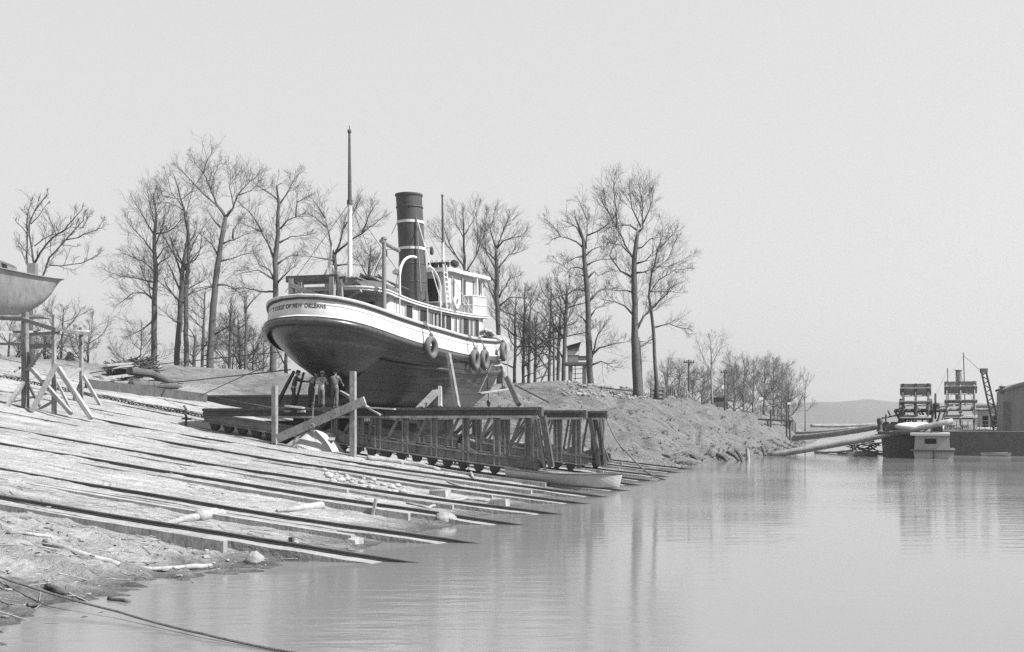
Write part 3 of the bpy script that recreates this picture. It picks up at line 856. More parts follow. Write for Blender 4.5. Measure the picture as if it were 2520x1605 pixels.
# windows and doors along the starboard wall (from the photograph), mirrored to port
def opening(par, s0, s1, z0, z1, kind, hw=HW, sg=1, m='open', fr=M['cream'], face='side', sF=0):
    fb, pb = MB(), MB(); e = 0.045
    def pt(a, z, o):
        if face == 'side': return S(a, sg * (hw + o), z)
        return S(sF + o * (1 if face == 'front' else -1), a, z)
    def bx(mb, a0, a1, c0, c1, o0, o1):
        q = [pt(a0, c0, o0), pt(a1, c0, o0), pt(a1, c0, o1), pt(a0, c0, o1), pt(a0, c1, o0), pt(a1, c1, o0), pt(a1, c1, o1), pt(a0, c1, o1)]
        mb.hexa(q)
    bx(fb, s0 - e, s0, z0 - e, z1 + e, -.01, .035); bx(fb, s1, s1 + e, z0 - e, z1 + e, -.01, .035)
    bx(fb, s0, s1, z1, z1 + e, -.01, .035); bx(fb, s0, s1, z0 - e, z0, -.01, .045)
    bx(pb, s0, s1, z0, z1, -.01, .012)
    o = fb.build(kind, fr, par); pb.build('pane' if kind == 'window' else 'doorway', M['glass'] if m == 'glass' else M['open'], o)
    return o
DOORS = [(46.0, .8), (47.9, 1.15), (50.3, .95), (51.35, .8), (54.1, .95), (55.95, .7)]
WINS = [(48.9, .55), (49.52, .35), (52.5, .4), (53.3, .42), (55.1, .45)]
for sg in (1, -1):
    for u, w_ in DOORS:
        s = u - US0; opening(house, s - w_/2, s + w_/2, dk(s) + 0.12, zr(s) - 0.10, 'door', HW + 0.025, sg)
    for u, w_ in WINS:
        s = u - US0; opening(house, s - w_/2, s + w_/2, dk(s) + 1.16, zr(s) - 0.10, 'window', HW, sg, 'glass')
for t, w_, z0, z1 in ((1.05, .8, 7.0, 7.75), (-1.2, .6, 7.0, 7.7), (-0.25, .4, 6.7, 7.8)):
    opening(house, t - w_/2, t + w_/2, z0, z1, 'window', HW, 1, 'glass', face='aft', sF=4.3)
# boat deck: white edged roof overhanging the house
RO = rrect(2.75, 20.0, 2.28, 1.3, 2.1, 9)
RD = dense(RO)
def slab(P, zf0, zf1, name, m, par):
    b = MB(); n = len(P)
    lo = [S(s, t, zf0(s)) for s, t in P]; hi = [S(s, t, zf1(s)) for s, t in P]
    b.add(lo + hi, [(k, (k+1) % n, n + (k+1) % n, n + k) for k in range(n)])
    # caps as strips across
    top = [(S(s, t, zf1(s)), S(s, -t, zf1(s))) for s, t in sorted({(round(s, 3), round(abs(t), 3)) for s, t in P})]
    bot = [(S(s, t, zf0(s)), S(s, -t, zf0(s))) for s, t in sorted({(round(s, 3), round(abs(t), 3)) for s, t in P})]
    for rows in (top, bot): b.grid([list(r) for r in rows])
    return b.build(name, m, par)
roof = slab(RD, zr, lambda s: zr(s) + 0.17, 'boat_deck', M['white'], tug)
RD2 = dense(rrect(2.71, 20.04, 2.32, 1.32, 2.12, 9))
slab(RD2, lambda s: zr(s) + 0.10, lambda s: zr(s) + 0.135, 'deck_moulding', M['cream'], roof)
# stanchions between bulwark and boat deck
for px in (984, 1052, 1086):
    s = s_of(px, VC + 2.25)
    for sg in (1, -1):
        b = MB(); b.tube([S(s, sg * 2.24, dk(s)), S(s, sg * 2.24, zr(s))], 0.035, 6); b.build('stanchion', M['cream'], tug)
# deck gear along the side: bitts, winch, hatch boxes
for px, h_ in ((978, 0.9), (1018, 0.5)):
    s = s_of(px, VC + 2.4); b = MB()
    for d in (-.18, .18): b.lathe(S(s + d, 2.45, dk(s)), ZD, [(0.12, 0), (0.1, h_), (0.14, h_ + .05), (0.12, h_ + .12)], 10)
    b.beam(S(s - .3, 2.45, dk(s) + .06), S(s + .3, 2.45, dk(s) + .06), .3, .1)
    b.build('bitts', M['greyp'], tug, smooth=False)
b = MB(); b.lathe(S(3.7, 0.6, dk(3.7)), ZD, [(0.42, 0), (0.3, .1), (.26, .6), (.4, .75), (.4, .8)], 14); b.build('capstan', M['iron'], tug, smooth=False)
b = MB()
for k in range(8): b.beam(S(4.6 + .16 * k, 2.55, dk(5) + .62 + .05 * (k % 2)), S(4.6 + .16 * k, 2.56, dk(5) + .9), .1, .05)
# stern post crane (tall post with a short arm)
ps = s_of(937, VC + 2.2)
b = MB(); b.tube([S(ps, 2.35, dk(ps)), S(ps, 2.35, 10.15)], [0.105, 0.085], 10); b.lathe(S(ps, 2.35, 10.15), ZD, [(.085, 0), (.13, .03), (.12, .12), (.04, .15)], 10)
b.build('crane_post', M['greyp'], tug, smooth=False)
b = MB(); b.tube([S(ps - .25, 2.33, 10.08), S(ps + 2.0, 2.2, 10.02)], [.10, .085], 8); b.build('crane_arm', M['steel'], tug)
# timber staging over the stern
b_posts = []
for (px, t) in ((718, None), (818, None)):
    p = on_u(px, 700, US0 + 1.9)
    s, t = 1.9, to_uv(p)[1] - VC
    for ds in (0, 0.8):
        b = MB(); b.beam(S(s + ds, t, dk(s)), S(s + ds, t, 8.52), 0.2, 0.22, UD); b.build('staging_post', M['wood'], tug)
    b_posts.append((s, t))
b = MB()
for ds in (0, .8): b.beam(S(1.9 + ds, b_posts[0][1] - .25, 8.50), S(1.9 + ds, b_posts[1][1] + .25, 8.50), .12, .26)
b.build('staging_beam', M['dark'], tug)
b = MB(); b.beam(S(1.82, b_posts[0][1], 8.25), S(1.82, b_posts[1][1] - .1, 7.55), .07, .16); b.beam(S(2.8, b_posts[0][1], 7.5), S(2.8, b_posts[1][1], 8.3), .07, .16); b.build('staging_brace', M['wood'], tug)
b = MB(); b.beam(S(2.6, -2.0, 7.2), S(4.2, .3, 8.25), .12, .12); b.beam(S(2.9, .1, 7.3), S(2.5, 1.6, 8.0), .1, .12); b.build('towing_strut', M['wood'], tug)
b = MB(); tb_ = on_v(800, 640, VC - 1.0); q = to_uv(tb_)
b.beam(S(4.8, -1.15, 8.15), S(5.2, -1.0, 10.35), .09, .09, UD); b.beam(S(4.8, -1.75, 8.15), S(5.2, -1.05, 9.6), .06, .06, UD); b.beam(S(4.8, -.6, 8.15), S(5.2, -.95, 9.5), .06, .06, UD)
b.build('derrick_frame', M['cream'], tug)

# ------------------------------------------------ smokestack
sk = s_of(1022, VC)
b = MB(); Z0s, Z1s = 8.1, 13.95
lean = -0.9
def stx(z): return sk + lean * (z - Z0s) / (Z1s - Z0s)
prof = []
n = 28; rows = []
for z, r in ((8.05, .78), (8.5, .74), (9.2, .70), (10.5, .675), (12, .66), (13.6, .655), (13.86, .66), (13.88, .70), (13.96, .70), (13.97, .62), (13.2, .60)):
    rows.append([S(stx(z) + r * math.cos(2*PI*k/n), r * math.sin(2*PI*k/n), z) for k in range(n)])
b.grid(rows, closed=True); b.f.append(tuple(range((len(rows)-1)*n, len(rows)*n)))
stack = smooth_by_angle(b.build('smokestack', M['stack'], tug), 40)
for zb in (11.22, 12.52):
    b = MB(); rows = []
    for z, r in ((zb, .66), (zb, .688), (zb + .125, .686), (zb + .125, .655)):
        rows.append([S(stx(z) + r * math.cos(2*PI*k/n), r * math.sin(2*PI*k/n), z) for k in range(n)])
    b.grid(rows, closed=True); smooth_by_angle(b.build('stack_band', M['white'], stack), 40)
b = MB()
for z in (9.6, 10.5, 13.3): 
    rows = [[S(stx(zz) + r * math.cos(2*PI*k/n), r * math.sin(2*PI*k/n), zz) for k in range(n)] for zz, r in ((z, .66), (z, .705 if z < 10 else .69), (z + .05, .70 if z < 10 else .685), (z + .05, .66))]
    b.grid(rows, closed=True)
b.build('stack_seam', M['stack'], stack, smooth=True)
b = MB(); b.tube([S(stx(9) + -.55, .62, 8.3), S(stx(12.7) - .5, .52, 12.75)], .035, 6); b.build('steam_pipe', M['greyp'], stack)
b = MB()
for d, sg in ((2.6, 1), (2.6, -1), (-2.4, 1), (-2.4, -1)):
    p0, p1 = S(stx(12.55) + .4 * (1 if d > 0 else -1), sg * .55, 12.56), S(sk + d, sg * 2.3, 8.2)
    b.tube([p0, (p0 + p1) / 2 + Vector((0, 0, -.05)), p1], .022, 5)
b.build('stack_guy', M['cream'], stack)
for sg in (1, -1):
    b = MB(); p = S(stx(11), sg * 1.25 - 0.2, 11.05); b.lathe(p, ZD, [(.03, .34), (.09, .24), (.1, 0), (.06, -.08)], 8); b.tube([p + ZD*.3, S(stx(11.3), sg * .6, 11.28)], .012, 4)
    b.build('hanging_lantern', M['iron'], stack)

# ------------------------------------------------ masts
ms = s_of(861, VC)
b = MB(); b.tube([S(ms, 0, 7.9), S(ms, 0, 12.25)], [.11, .095], 8); mast = b.build('mast', M['white'], tug)
b = MB(); b.tube([S(ms, 0, 12.1), S(ms - .05, 0, 15.2)], [.09, .05], 8); b.ell(S(ms - .05, 0, 15.3), .09, .09, .11); b.tube([S(ms - .05, 0, 15.3), S(ms - .05, 0, 15.55)], .02, 5); b.lathe(S(ms, 0, 12.1), ZD, [(.13, 0), (.13, .2)], 8)
b.build('topmast', M['dark'], mast)
b = MB()
for d, sg in ((-1.6, 1), (-1.6, -1), (2.2, 1), (2.2, -1)): b.tube([S(ms, 0, 12.2), S(ms + d, sg * 2.3, 8.15)], .012, 4)
b.build('mast_stay', M['iron'], mast)
fs = s_of(1090, VC)
b = MB(); b.tube([S(fs, 0, 8.2), S(fs, 0, 12.4)], [.085, .075], 8); fm = b.build('mast', M['cream'], tug)
b = MB(); b.tube([S(fs, 0, 12.35), S(fs - .1, 0, 14.85)], [.075, .045], 8); b.ell(S(fs - .1, 0, 14.9), .07, .07, .09); b.build('topmast', M['dark'], fm)

# ------------------------------------------------ upper cabin and pilothouse
PW = 1.42
p0s, p1s = s_of(1105, VC + PW), 19.7
wf = lambda s: 1 + .42 * sstep(p0s + .3, p1s - .5, s)
ztop = lambda s: 10.32 + 0.02 * (s - 14)
bz = lambda s: zr(s) + 0.17
midS = s_of(1150, VC + PW)
UO = [(s, t * wf(s)) for s, t in dense(rrect(p0s, midS, PW, .1, .1, 3), .8)]
b = MB(); b.prism([S(s, t, bz(s) + .5) for s, t in UO], [S(s, t, ztop(s)) for s, t in UO]); cab = b.build('pilothouse', M['cream'], tug)
b = MB(); UD_ = [(s, t * wf(s)) for s, t in dense(rrect(p0s - .02, midS + .02, PW + .02, .1, .1, 3), .8)]; b.prism([S(s, t, bz(s)) for s, t in UD_], [S(s, t, bz(s) + .52) for s, t in UD_]); b.build('dado', M['greyp'], cab)
FR = rrect(midS - 1.2, p1s, PW * 1.42 + .12, .05, 1.7, 9)
b = MB(); b.prism([S(s, t, bz(s) - .05) for s, t in FR], [S(s, t, bz(s) + 1.02) for s, t in FR]); fr = smooth_by_angle(b.build('bridge_screen', M['cream'], cab), 30)
b = MB()
for i, (s, t) in enumerate(dense(FR, .22)):
    if s > midS - 1.3: b.beam(S(s + (.006 if s > p1s - 1.5 else 0), t * 1.006, bz(s) + .05), S(s + (.006 if s > p1s - 1.5 else 0), t * 1.006, bz(s) + .95), .04, .04)
for zz in (.0, .50, .98):
    L = [S(s, t * 1.008, bz(s) + zz) for s, t in dense(FR, .4)]
    b.tube(L, .028, 4, closed=True)
b.build('screen_slats', M['white'], fr)
# glazed front: posts with big open windows between
FP = [(s, t) for s, t in dense(rrect(midS - .05, p1s - .15, PW * 1.38, .05, 1.6, 5), .75) if s > midS - .02]
for s, t in FP:
    b = MB(); b.beam(S(s, t, bz(s) + .95), S(s, t, ztop(s)), .09, .09, UD); b.build('window_post', M['white'], cab)
RU = [(s, t * (1 + .36 * sstep(p0s + .3, p1s - .5, s))) for s, t in dense(rrect(p0s - .25, p1s + .2, PW + .28, .3, 1.5, 9), .8)]
proof = slab(RU, ztop, lambda s: ztop(s) + 0.15, 'pilothouse_roof', M['white'], cab)
slab([(s, t * .96) for s, t in RU], lambda s: ztop(s) + .15, lambda s: ztop(s) + 0.20, 'roof_canvas', M['cream'], proof)
for u, w_ in ((54.0, .3), (55.35, .5)):
    s = u - US0
    if s + w_/2 < midS: opening(cab, s - w_/2, s + w_/2, bz(s) + .62, ztop(s) - .22, 'window', PW * wf(s) + .03, 1, 'glass'); opening(cab, s - w_/2, s + w_/2, bz(s) + .62, ztop(s) - .22, 'window', PW * wf(s) + .03, -1, 'glass')
opening(cab, -1.1, -.5, 8.8, 10.0, 'window', PW, 1, 'glass', face='aft', sF=p0s)
opening(cab, .25, .85, 8.8, 10.0, 'window', PW, 1, 'glass', face='aft', sF=p0s)
ls = s_of(1098, VC + PW + .5)
b = MB()
for ds in (-.24, .24): b.beam(S(ls + ds, PW + .62, bz(ls)), S(ls + ds, PW + .42, ztop(ls) + .12), .06, .06, UD)
for k in range(8): b.beam(S(ls - .24, PW + .62 - .2 * k / 8, bz(ls) + .22 + .24 * k), S(ls + .24, PW + .62 - .2 * k / 8, bz(ls) + .22 + .24 * k), .045, .045)
b.build('ladder', M['white'], tug)
# curved white davits by the stack
def davit(px0, py0, px1, py1, sw):
    s0, s1 = s_of(px0, VC + 2.35), s_of(px1, VC + 2.2)
    z1 = on_v(px1, py1, VC + 2.2).z
    b = MB(); pts = []
    for k in range(11):
        t = k / 10
        pts.append(S(lerp(s0, s1, 1 - (1 - t) ** 0.5 if sw else t ** 2.2), 2.35 - .15 * t, lerp(zr(s0) + .1, z1, t if not sw else t)))
    b.tube(pts, .075, 8); b.build('davit', M['white'], tug)
def bentdavit(px0, top_px, top_py):
    s0 = s_of(px0, VC + 2.35); s1 = s_of(top_px, VC + 2.2); z1 = on_v(top_px, top_py, VC + 2.2).z
    zb = zr(s0) + .1; b = MB()
    pts = [S(s0, 2.35, zb), S(s0, 2.35, lerp(zb, z1, .45))]
    for k in range(1, 9):
        a = k / 8 * PI / 2
        pts.append(S(s0 + (s1 - s0) * (1 - math.cos(a)), 2.35, lerp(zb, z1, .45) + (z1 - lerp(zb, z1, .45)) * math.sin(a)))
    b.tube(pts, [.04] * 2 + [.058] * 8, 8); return b.build('davit', M['white'], tug)
bentdavit(984, 1016, 634)
bentdavit(1084, 1046, 655)
# lookout / searchlight and lamps on the pilothouse roof
b = MB(); q = s_of(1118, VC + .3); b.tube([S(q, .3, ztop(q) + .15), S(q, .3, ztop(q) + .75)], .04, 6); b.lathe(S(q - .18, .3, ztop(q) + .95), UD, [(.06, 0), (.2, .06), (.22, .3), (.22, .36)], 12); b.build('searchlight', M['iron'], proof)
b = MB(); q = s_of(1145, VC + .3); b.lathe(S(q, .3, ztop(q) + .15), ZD, [(.24, 0), (.22, .5), (.27, .52), (.27, .6)], 12); b.build('roof_ventilator', M['iron'], proof)
# a pale lifebuoy hung on the bridge screen
# anchor davit and windlass forward
b = MB(); q = 21.6; b.lathe(S(q, -.5, zdk(q) + .45), VD, [(.3, 0), (.2, .06), (.18, .94), (.3, 1.0)], 12); b.beam(S(q, -.6, dk(q)), S(q, -.6, zdk(q) + .7), .15, .3); b.beam(S(q, .6, dk(q)), S(q, .6, zdk(q) + .7), .15, .3); b.build('windlass', M['iron'], tug)
b = MB(); b.tube([S(22.6, .5, zdk(22) + .9), S(22.7, .52, zdk(22) + 1.9), S(23.0, .6, zdk(22) + 2.15), S(23.5, .8, zdk(22) + 2.2)], .035, 6); b.build('anchor_davit', M['cream'], tug)
b = MB()
for t_ in (-.5, .5): b.lathe(S(22.5, t_, dk(22)), ZD, [(.14, 0), (.12, 1.25), (.17, 1.3), (.15, 1.42)], 10)
b.beam(S(22.5, -.85, zdk(22.5) + .9), S(22.5, .85, zdk(22.5) + .9), .16, .16); b.build('bow_bitts', M['iron'], tug)

# ------------------------------------------------ things resting on or hanging from the tug
def lifeboat():
    s0, t0 = s_of(868, VC + .9), 1.0
    c0 = S(s0, t0, 0); L = 5.2; zt = zr(s0 + 2) + .17
    r = thing('lifeboat', "dark upturned lifeboat lying on the tug's boat deck under loose poles", 'lifeboat', S(s0 + 2.6, t0, zt))
    b = MB(); rows = []
    for i in range(15):
        x = i / 14; wv = max(.02, math.sin(PI * x)) ** .55 * .8; hx_ = max(.02, math.sin(PI * x)) ** .45
        rows.append([S(s0 + L * x, t0 + wv * math.cos(PI * k / 10), zr(s0 + L * x) + .2 + (.62 * hx_) * math.sin(PI * k / 10) ** .8) for k in range(11)])
    b.grid(rows); b.build('hull', M['dark'], r, smooth=True)
    b = MB(); b.beam(S(s0 + .6, t0, zr(s0) + .80), S(s0 + 4.6, t0, zr(s0 + 4.6) + .80), .07, .1); b.build('keel', M['dark'], r)
lifeboat()
b = MB()
for k in range(9):
    sa, sb_ = 5.0 + rnd.uniform(-.4, .4), 8.6 + rnd.uniform(-.5, .6); t0 = .2 + .13 * k
    b.tube([S(sa, t0, 8.90 + .05 * (k % 3)), S(sb_, t0 + rnd.uniform(-.3, .3), 8.70 + .05 * (k % 3))], .035, 6)
tag(b.build('pole_bundle', M['dark']), "bundle of dark poles laid across the upturned lifeboat", 'poles')
b = MB(); b.box(S(4.7, -.1, 8.50), UD, VD, ZD, 1.0, 1.5, .55); b.box(S(4.7, -.1, 8.79), UD, VD, ZD, 1.1, 1.6, .05); b.beam(S(4.3, -.86, 8.3), S(4.3, -.86, 8.75), .07, .06)
tag(b.build('deck_locker', M['greyp']), "grey deck locker on the aft end of the boat deck", 'locker')
b = MB(); q = s_of(970, VC + 1.0); b.box(S(q, 1.0, 8.55), UD, VD, ZD, .7, .45, .10); b.box(S(q, 1.0, 8.68), UD, VD, ZD, .55, .4, .12); b.beam(S(q - .25, 1.0, 7.9), S(q - .25, 1.0, 8.52), .1, .1); b.beam(S(q + .25, 1.0, 7.9), S(q + .25, 1.0, 8.52), .1, .1)
tag(b.build('wooden_rack', M['wood']), "small wooden rack standing just behind the stack", 'rack')
# tyres: px, photo row of the tyre centre
TY = [(1058, 856, "old tyre fender hanging widest apart, nearest the stern"), (1166, 886, "tyre fender hanging by a short rope, next but one to the bow man"), (1190, 885, "tyre fender on a dark knotted rope with a trailing line"), (1236, 866, "tyre fender hanging at the bow below the pale rope bundle")]
def tyre(px, py, lab):
    # find the tyre's station on the starboard side
    best = None
    for i in range(40, 176):
        s = i / 10.0; p = S(s, bd(s) + .30, 6)
        x = CX + F * p.x / p.y
        if best is None or abs(x - px) < best[0]: best = (abs(x - px), s)
    s = best[1]; p = S(s, bd(s) + .36, 0)
    z = CH + (HOR - py) / F * p.y
    db = (bd(s + .05) - bd(s - .05)) / .1
    n = (VD - UD * db).normalized()
    p.z = z
    r = thing('tyre_fender', lab, 'tyre', p, 'old tyres hung along the tug as fenders')
    b = MB(); b.torus(p, n, .38, .135, 26, 10, .95); b.torus(p, n, .40, .128, 26, 10, 1.12); b.build('tyre', M['rubber'], r, smooth=True)
    zt = zdk(s) + bwh(s) + .13; e = S(s, bd(s) + .06, zt); e2 = S(s - .1, bd(s) - .3, zt + .02)
    b = MB(); b.tube([e2, e, e + n * .1 - ZD * .15, p + ZD * .55 + n * .02, p + ZD * .30], .035, 6)
    b.tube([e2 + UD*.1, e + UD*.12, p + ZD * .55 + n * .02], .03, 6); b.ell(p + ZD * .56, .09, .09, .11)
    b.build('rope', M['rope'], r)
    return s, p, n
for a in TY: tyre(*a)
b = MB(); p = on_v(1193, 880, VC + 3.2); b.tube([p, p + Vector((.12, 0, -1.0)), p + Vector((.2, -.1, -2.2)), p + Vector((.22, -.1, -2.6))], .03, 6); b.ell(p + Vector((.2, -.1, -2.35)), .1, .1, .2); b.ell(p + Vector((.24, -.1, -2.7)), .07, .07, .16)
tag(b.build('rope', M['rope']), "dark knotted rope trailing down the hull from the third tyre", 'rope')
# pale rope bundle on the bow
b = MB()
for k in range(5):
    q = S(19.2 + .1 * k, 2.0 + .07 * k, zdk(19) + bwh(19) + .16 + .05 * (k % 3))
    b.tube([q + VD * (.2) - UD * 2.2 + ZD * .25, q - UD * 1.0 + ZD * .32, q + ZD * .12, q + VD * .55 + ZD * .02, q + VD * .75 - ZD * .3], .05, 6)
tag(b.build('rope_bundle', M['prope']), "pale rope bundle slung over the tug's bow rail", 'rope')
# fire buckets on the pilothouse roof
labs = ["black fire bucket on the pilothouse roof, next to the stack", "black fire bucket on the pilothouse roof, second from the stack", "black fire bucket on the pilothouse roof, third from the stack", "black fire bucket on the pilothouse roof, beside the foremast"]
for i, px in enumerate((1060, 1072, 1086, 1100)):
    s = p0s - .05; p = on_u(px, 670, US0 + s); p.z = ztop(s) + .2
    r = thing('fire_bucket', labs[i], 'bucket', p, 'black fire buckets on the pilothouse roof')
    b = MB(); b.lathe(p, ZD, [(.11, .0), (.16, .28), (.145, .28), (.10, .03)], 14); b.build('bucket', M['black'], r)
    b = MB(); b.tube([p + UD * .155 + ZD * .28, p + UD * .1 + ZD * .38 + VD*.08, p - UD * .1 + ZD * .38 + VD*.08, p - UD * .155 + ZD * .28], .012, 4); b.build('handle', M['iron'], r)
p = on_v(1122, 746, VC + PW * 1.42 + .35); b = MB(); b.torus(p, VD, .26, .085, 20, 8, 1.2)
tag(b.build('lifebuoy', M['white'], smooth=True), "white lifebuoy hanging by the bridge screen", 'lifebuoy')
# ================================================================ cradles (wheeled steel trusses on the rails)
def v_of(px, u, py=1000): return to_uv(on_u(px, py, u))[1]
def truss(u, va, vb, top, lab, posts, wheel_step=0.64, top_h=0.34, solid_to=None, bright=True):
    """truss from va (upslope) to vb (river end); top = height of the level top beam"""
    r = thing('cradle_truss', lab, 'trestle', uv(u, vb, rail_z(vb, u) + .13), 'wheeled cradle trestles carrying the tug')
    rz = lambda v: rail_z(v, u) + .08
    wh = .27                                   # wheel bracket height
    gb = lambda v: rz(v) + wh; gt = lambda v: min(gb(v) + .44, top - top_h + .02)
    b = MB(); b.beam(uv(u, va, top - top_h/2), uv(u, vb + .15, top - top_h/2), .34, top_h); b.beam(uv(u - .2, va, top - .06), uv(u - .2, vb, top - .06), .1, .1)
    b.build('top_beam', M['dark'], r)
    b = MB(); b.beam(uv(u - .22, va + 3, top - top_h - .03), uv(u - .22, vb, top - top_h - .03), .07, .09); b.build('flange', M['wood'], r)
    # bottom plate girder following the rail
    b = MB(); rows = []
    for v in axis([(va, vb, 1.0)]):
        rows.append([uv(u - .09, v, gb(v)), uv(u + .09, v, gb(v)), uv(u + .09, v, max(gb(v)+.05, gt(v))), uv(u - .09, v, max(gb(v) + .05, gt(v)))])
    b.grid(rows, closed=True); n = len(b.v); b.f += [(n-1, n-2, n-3, n-4), (0, 1, 2, 3)]
    for v in axis([(va, vb, 1.0)])[:-1]:
        b.beam(uv(u - .14, v, gb(v) + .03), uv(u - .14, v + 1.0, gb(v + 1) + .03), .14, .05)
        b.beam(uv(u - .12, v, gt(v) - .03), uv(u - .12, v + 1.0, gt(v + 1) - .03), .08, .05)
    for p in posts:
        for q in range(-3, 4):
            for zz in (-.25, -.12, .0): b.box(uv(u - .135, p + q * .2, gt(p) + zz), UD, VD, ZD, .02, .035, .035)
    b.build('bottom_girder', M['steel'], r)
    for p in posts:
        w_ = .21
        if top - top_h - gt(p) > .12:
            b = MB(); b.beam(uv(u - .02, p, gt(p) - .6), uv(u - .02, p, top - top_h), w_ * .9, .14, UD)
            b.beam(uv(u - .12, p - w_/2, gt(p) - .4), uv(u - .12, p - w_/2, top - top_h), .06, .08, UD); b.beam(uv(u - .12, p + w_/2, gt(p) - .4), uv(u - .12, p + w_/2, top - top_h), .06, .08, UD)
            g0 = gt(p)
            pts = [(p - .45, g0 - .3), (p + .45, g0 - .40), (p + .45, g0 - .03), (p + .16, g0 + .12), (p - .16, g0 + .16), (p - .45, g0 + .04)]
            b.prism([uv(u - .125, a, c) for a, c in pts], [uv(u - .095, a, c) for a, c in pts])
            b.build('post', M['steel'], r)
    for a, c in zip(posts[:-1], posts[1:]):
        h0 = top - top_h - gt(a)
        if h0 < .4: continue
        b = MB(); b.beam(uv(u, a + .35, gt(a) - .05), uv(u, c - .3, top - top_h), .09, .13, UD)
        if (int(a * 10) % 3 == 0): b.beam(uv(u + .12, a + .45, gt(a) - .05), uv(u + .12, c - .15, top - top_h), .08, .1, UD)
        b.build('diagonal_brace', M['steel'], r)
    v = va + .5
    while v < vb - .1:
        zz = rz(v); b = MB()
        b.lathe(uv(u - .10, v, zz + .17), UD, [(.16, 0), (.20, .02), (.20, .05), (.165, .06), (.165, .2), (.1, .22)], 16)
        pts = [(v - .24, gb(v) + .04), (v + .24, gb(v) - .02), (v + .13, zz + .10), (v - .13, zz + .12)]
        b.prism([uv(u - .15, a, c) for a, c in pts][::-1], [uv(u - .12, a, c) for a, c in pts][::-1])
        b.build('wheel', M['iron'], r); v += wheel_step
    return r
T1, T2, T3, T4 = 40.6, 44.3, 47.8, 51.6
E1 = v_of(1326, T1); E2 = E1 + .2; E3 = v_of(1436, T3); E4 = v_of(1488, T4)
L1 = v_of(505, T1)
def pv(u, pxs): return [v_of(p, u) for p in pxs]
tr1 = truss(T1, L1, E1, 3.14, "front wheeled trestle under the tug's stern, steel posts over a riveted plate girder", pv(T1, (760, 826, 890, 933, 1000, 1071, 1149, 1225, 1302)))
truss(T3, L1 + 2, E3, 3.10, "second wheeled trestle from the camera, under the tug's middle", pv(T3, (1040, 1110, 1180, 1250, 1320, 1378, 1425)))
tr4 = truss(T4, L1 + 3, E4, 3.10, "third wheeled trestle from the camera, tied by a cable to the bank", pv(T4, (1100, 1170, 1240, 1310, 1370, 1415, 1462, 1482)))
for par, uu, segs in ((tr1, T1, ((1336, 1024, 1357, 1150, .22, 'dark'), (1322, 1026, 1342, 1158, .10, 'wood'), (1311, 1030, 1338, 1146, .09, 'steel'))), (tr4, T4, ((1452, 1028, 1474, 1146, .20, 'dark'), (1478, 1030, 1490, 1146, .10, 'steel')))):
    for x0, y0, x1, y1, w_, m in segs:
        b = MB(); b.beam(on_u(x0, y0, uu - .25), on_u(x1, y1, uu - .25), w_, w_, UD); b.build('raking_strut', M[m], par)
VL5 = v_of(506, 56.0)
truss(56.0, VL5, VL5 + 13, 4.12, "high dark wedge cradle behind the tug's stern, wheels on the second farthest rail", [], 1.35, .75, bright=False)
# dark cribbing of the front trestle's upslope half
b = MB(); a0, a1 = L1 + .6, v_of(850, T1)
rows = []
for v in axis([(a0, a1, .8)]):
    z0 = rail_z(v, T1) + .7; rows.append([uv(T1 + .25, v, z0), uv(T1 + .5, v, z0), uv(T1 + .5, v, 2.62), uv(T1 + .25, v, 2.62)])
b.grid(rows, closed=True)
for k in range(6): b.beam(uv(T1 + 1.0 + .3*k, a0 + 3, 2.75), uv(T1 + 1.0 + .3 * k, a1, 2.75), .25, .3)
tag(b.build('timber_cribbing', M['dark']), "dark timber cribbing filling the upslope half of the front trestle", 'cribbing')
# cross beams that carry the keel and bilge blocks
for i, (u, v) in enumerate(((42.2, -20.6), (42.4, -19.0), (46.0, -20.0), (49.6, -20.0), (53.5, -20.0), (57.0, -20.0))):
    b = MB()
    for k in range(2): b.beam(uv(u - 2.0, v - .3 + .6*k, 3.01), uv(u + 2.0, v - .3 + .6*k, 3.01), .3, .1, jit=.01)
    b.box(uv(u, v, 3.10), UD, VD, ZD, .5, .9, .10)
    tag(b.build('keel_block', M['wood']), "rough timber blocking under the tug's keel", 'block', 'keel blocks under the tug')
# rough stage planks on the front trestle's top
for i, (x0, y0, x1, y1, lab) in enumerate(((704, 999, 747, 1004, "short pale plank by the dark-clothed workers' feet"), (868, 1001, 972, 1007, "long pale plank lying on the front trestle past the tall post"), (890, 994, 938, 1021, "slanting pale plank sticking out past the tall post"))):
    p, q = on_u(x0, y0, T1 - .35), on_u(x1, y1, T1 - .35 - (.1 if i == 2 else 0))
    b = MB(); b.beam(p, q, .26, .06, jit=.01); tag(b.build('plank', M['pale']), lab, 'plank', 'loose planks about the trestle')
b = MB(); b.beam(on_u(838, 965, T1 + .9), on_u(880, 988, T1 + .3), .14, .12); tag(b.build('timber_prop', M['wood']), "pale slanting prop between the man in the brimmed hat and the tall post", 'prop', 'timber props against the hull')
# planks as a walkway where the men stand
b = MB()
for k in range(4): b.beam(uv(T1 + .28 + .3*k, v_of(700, T1), 3.13), uv(T1 + .28 + .3*k, v_of(880, T1), 3.13), .28, .05, jit=.012)
tag(b.build('walkway', M['wood']), "plank walkway on the front trestle where the workers stand", 'walkway')

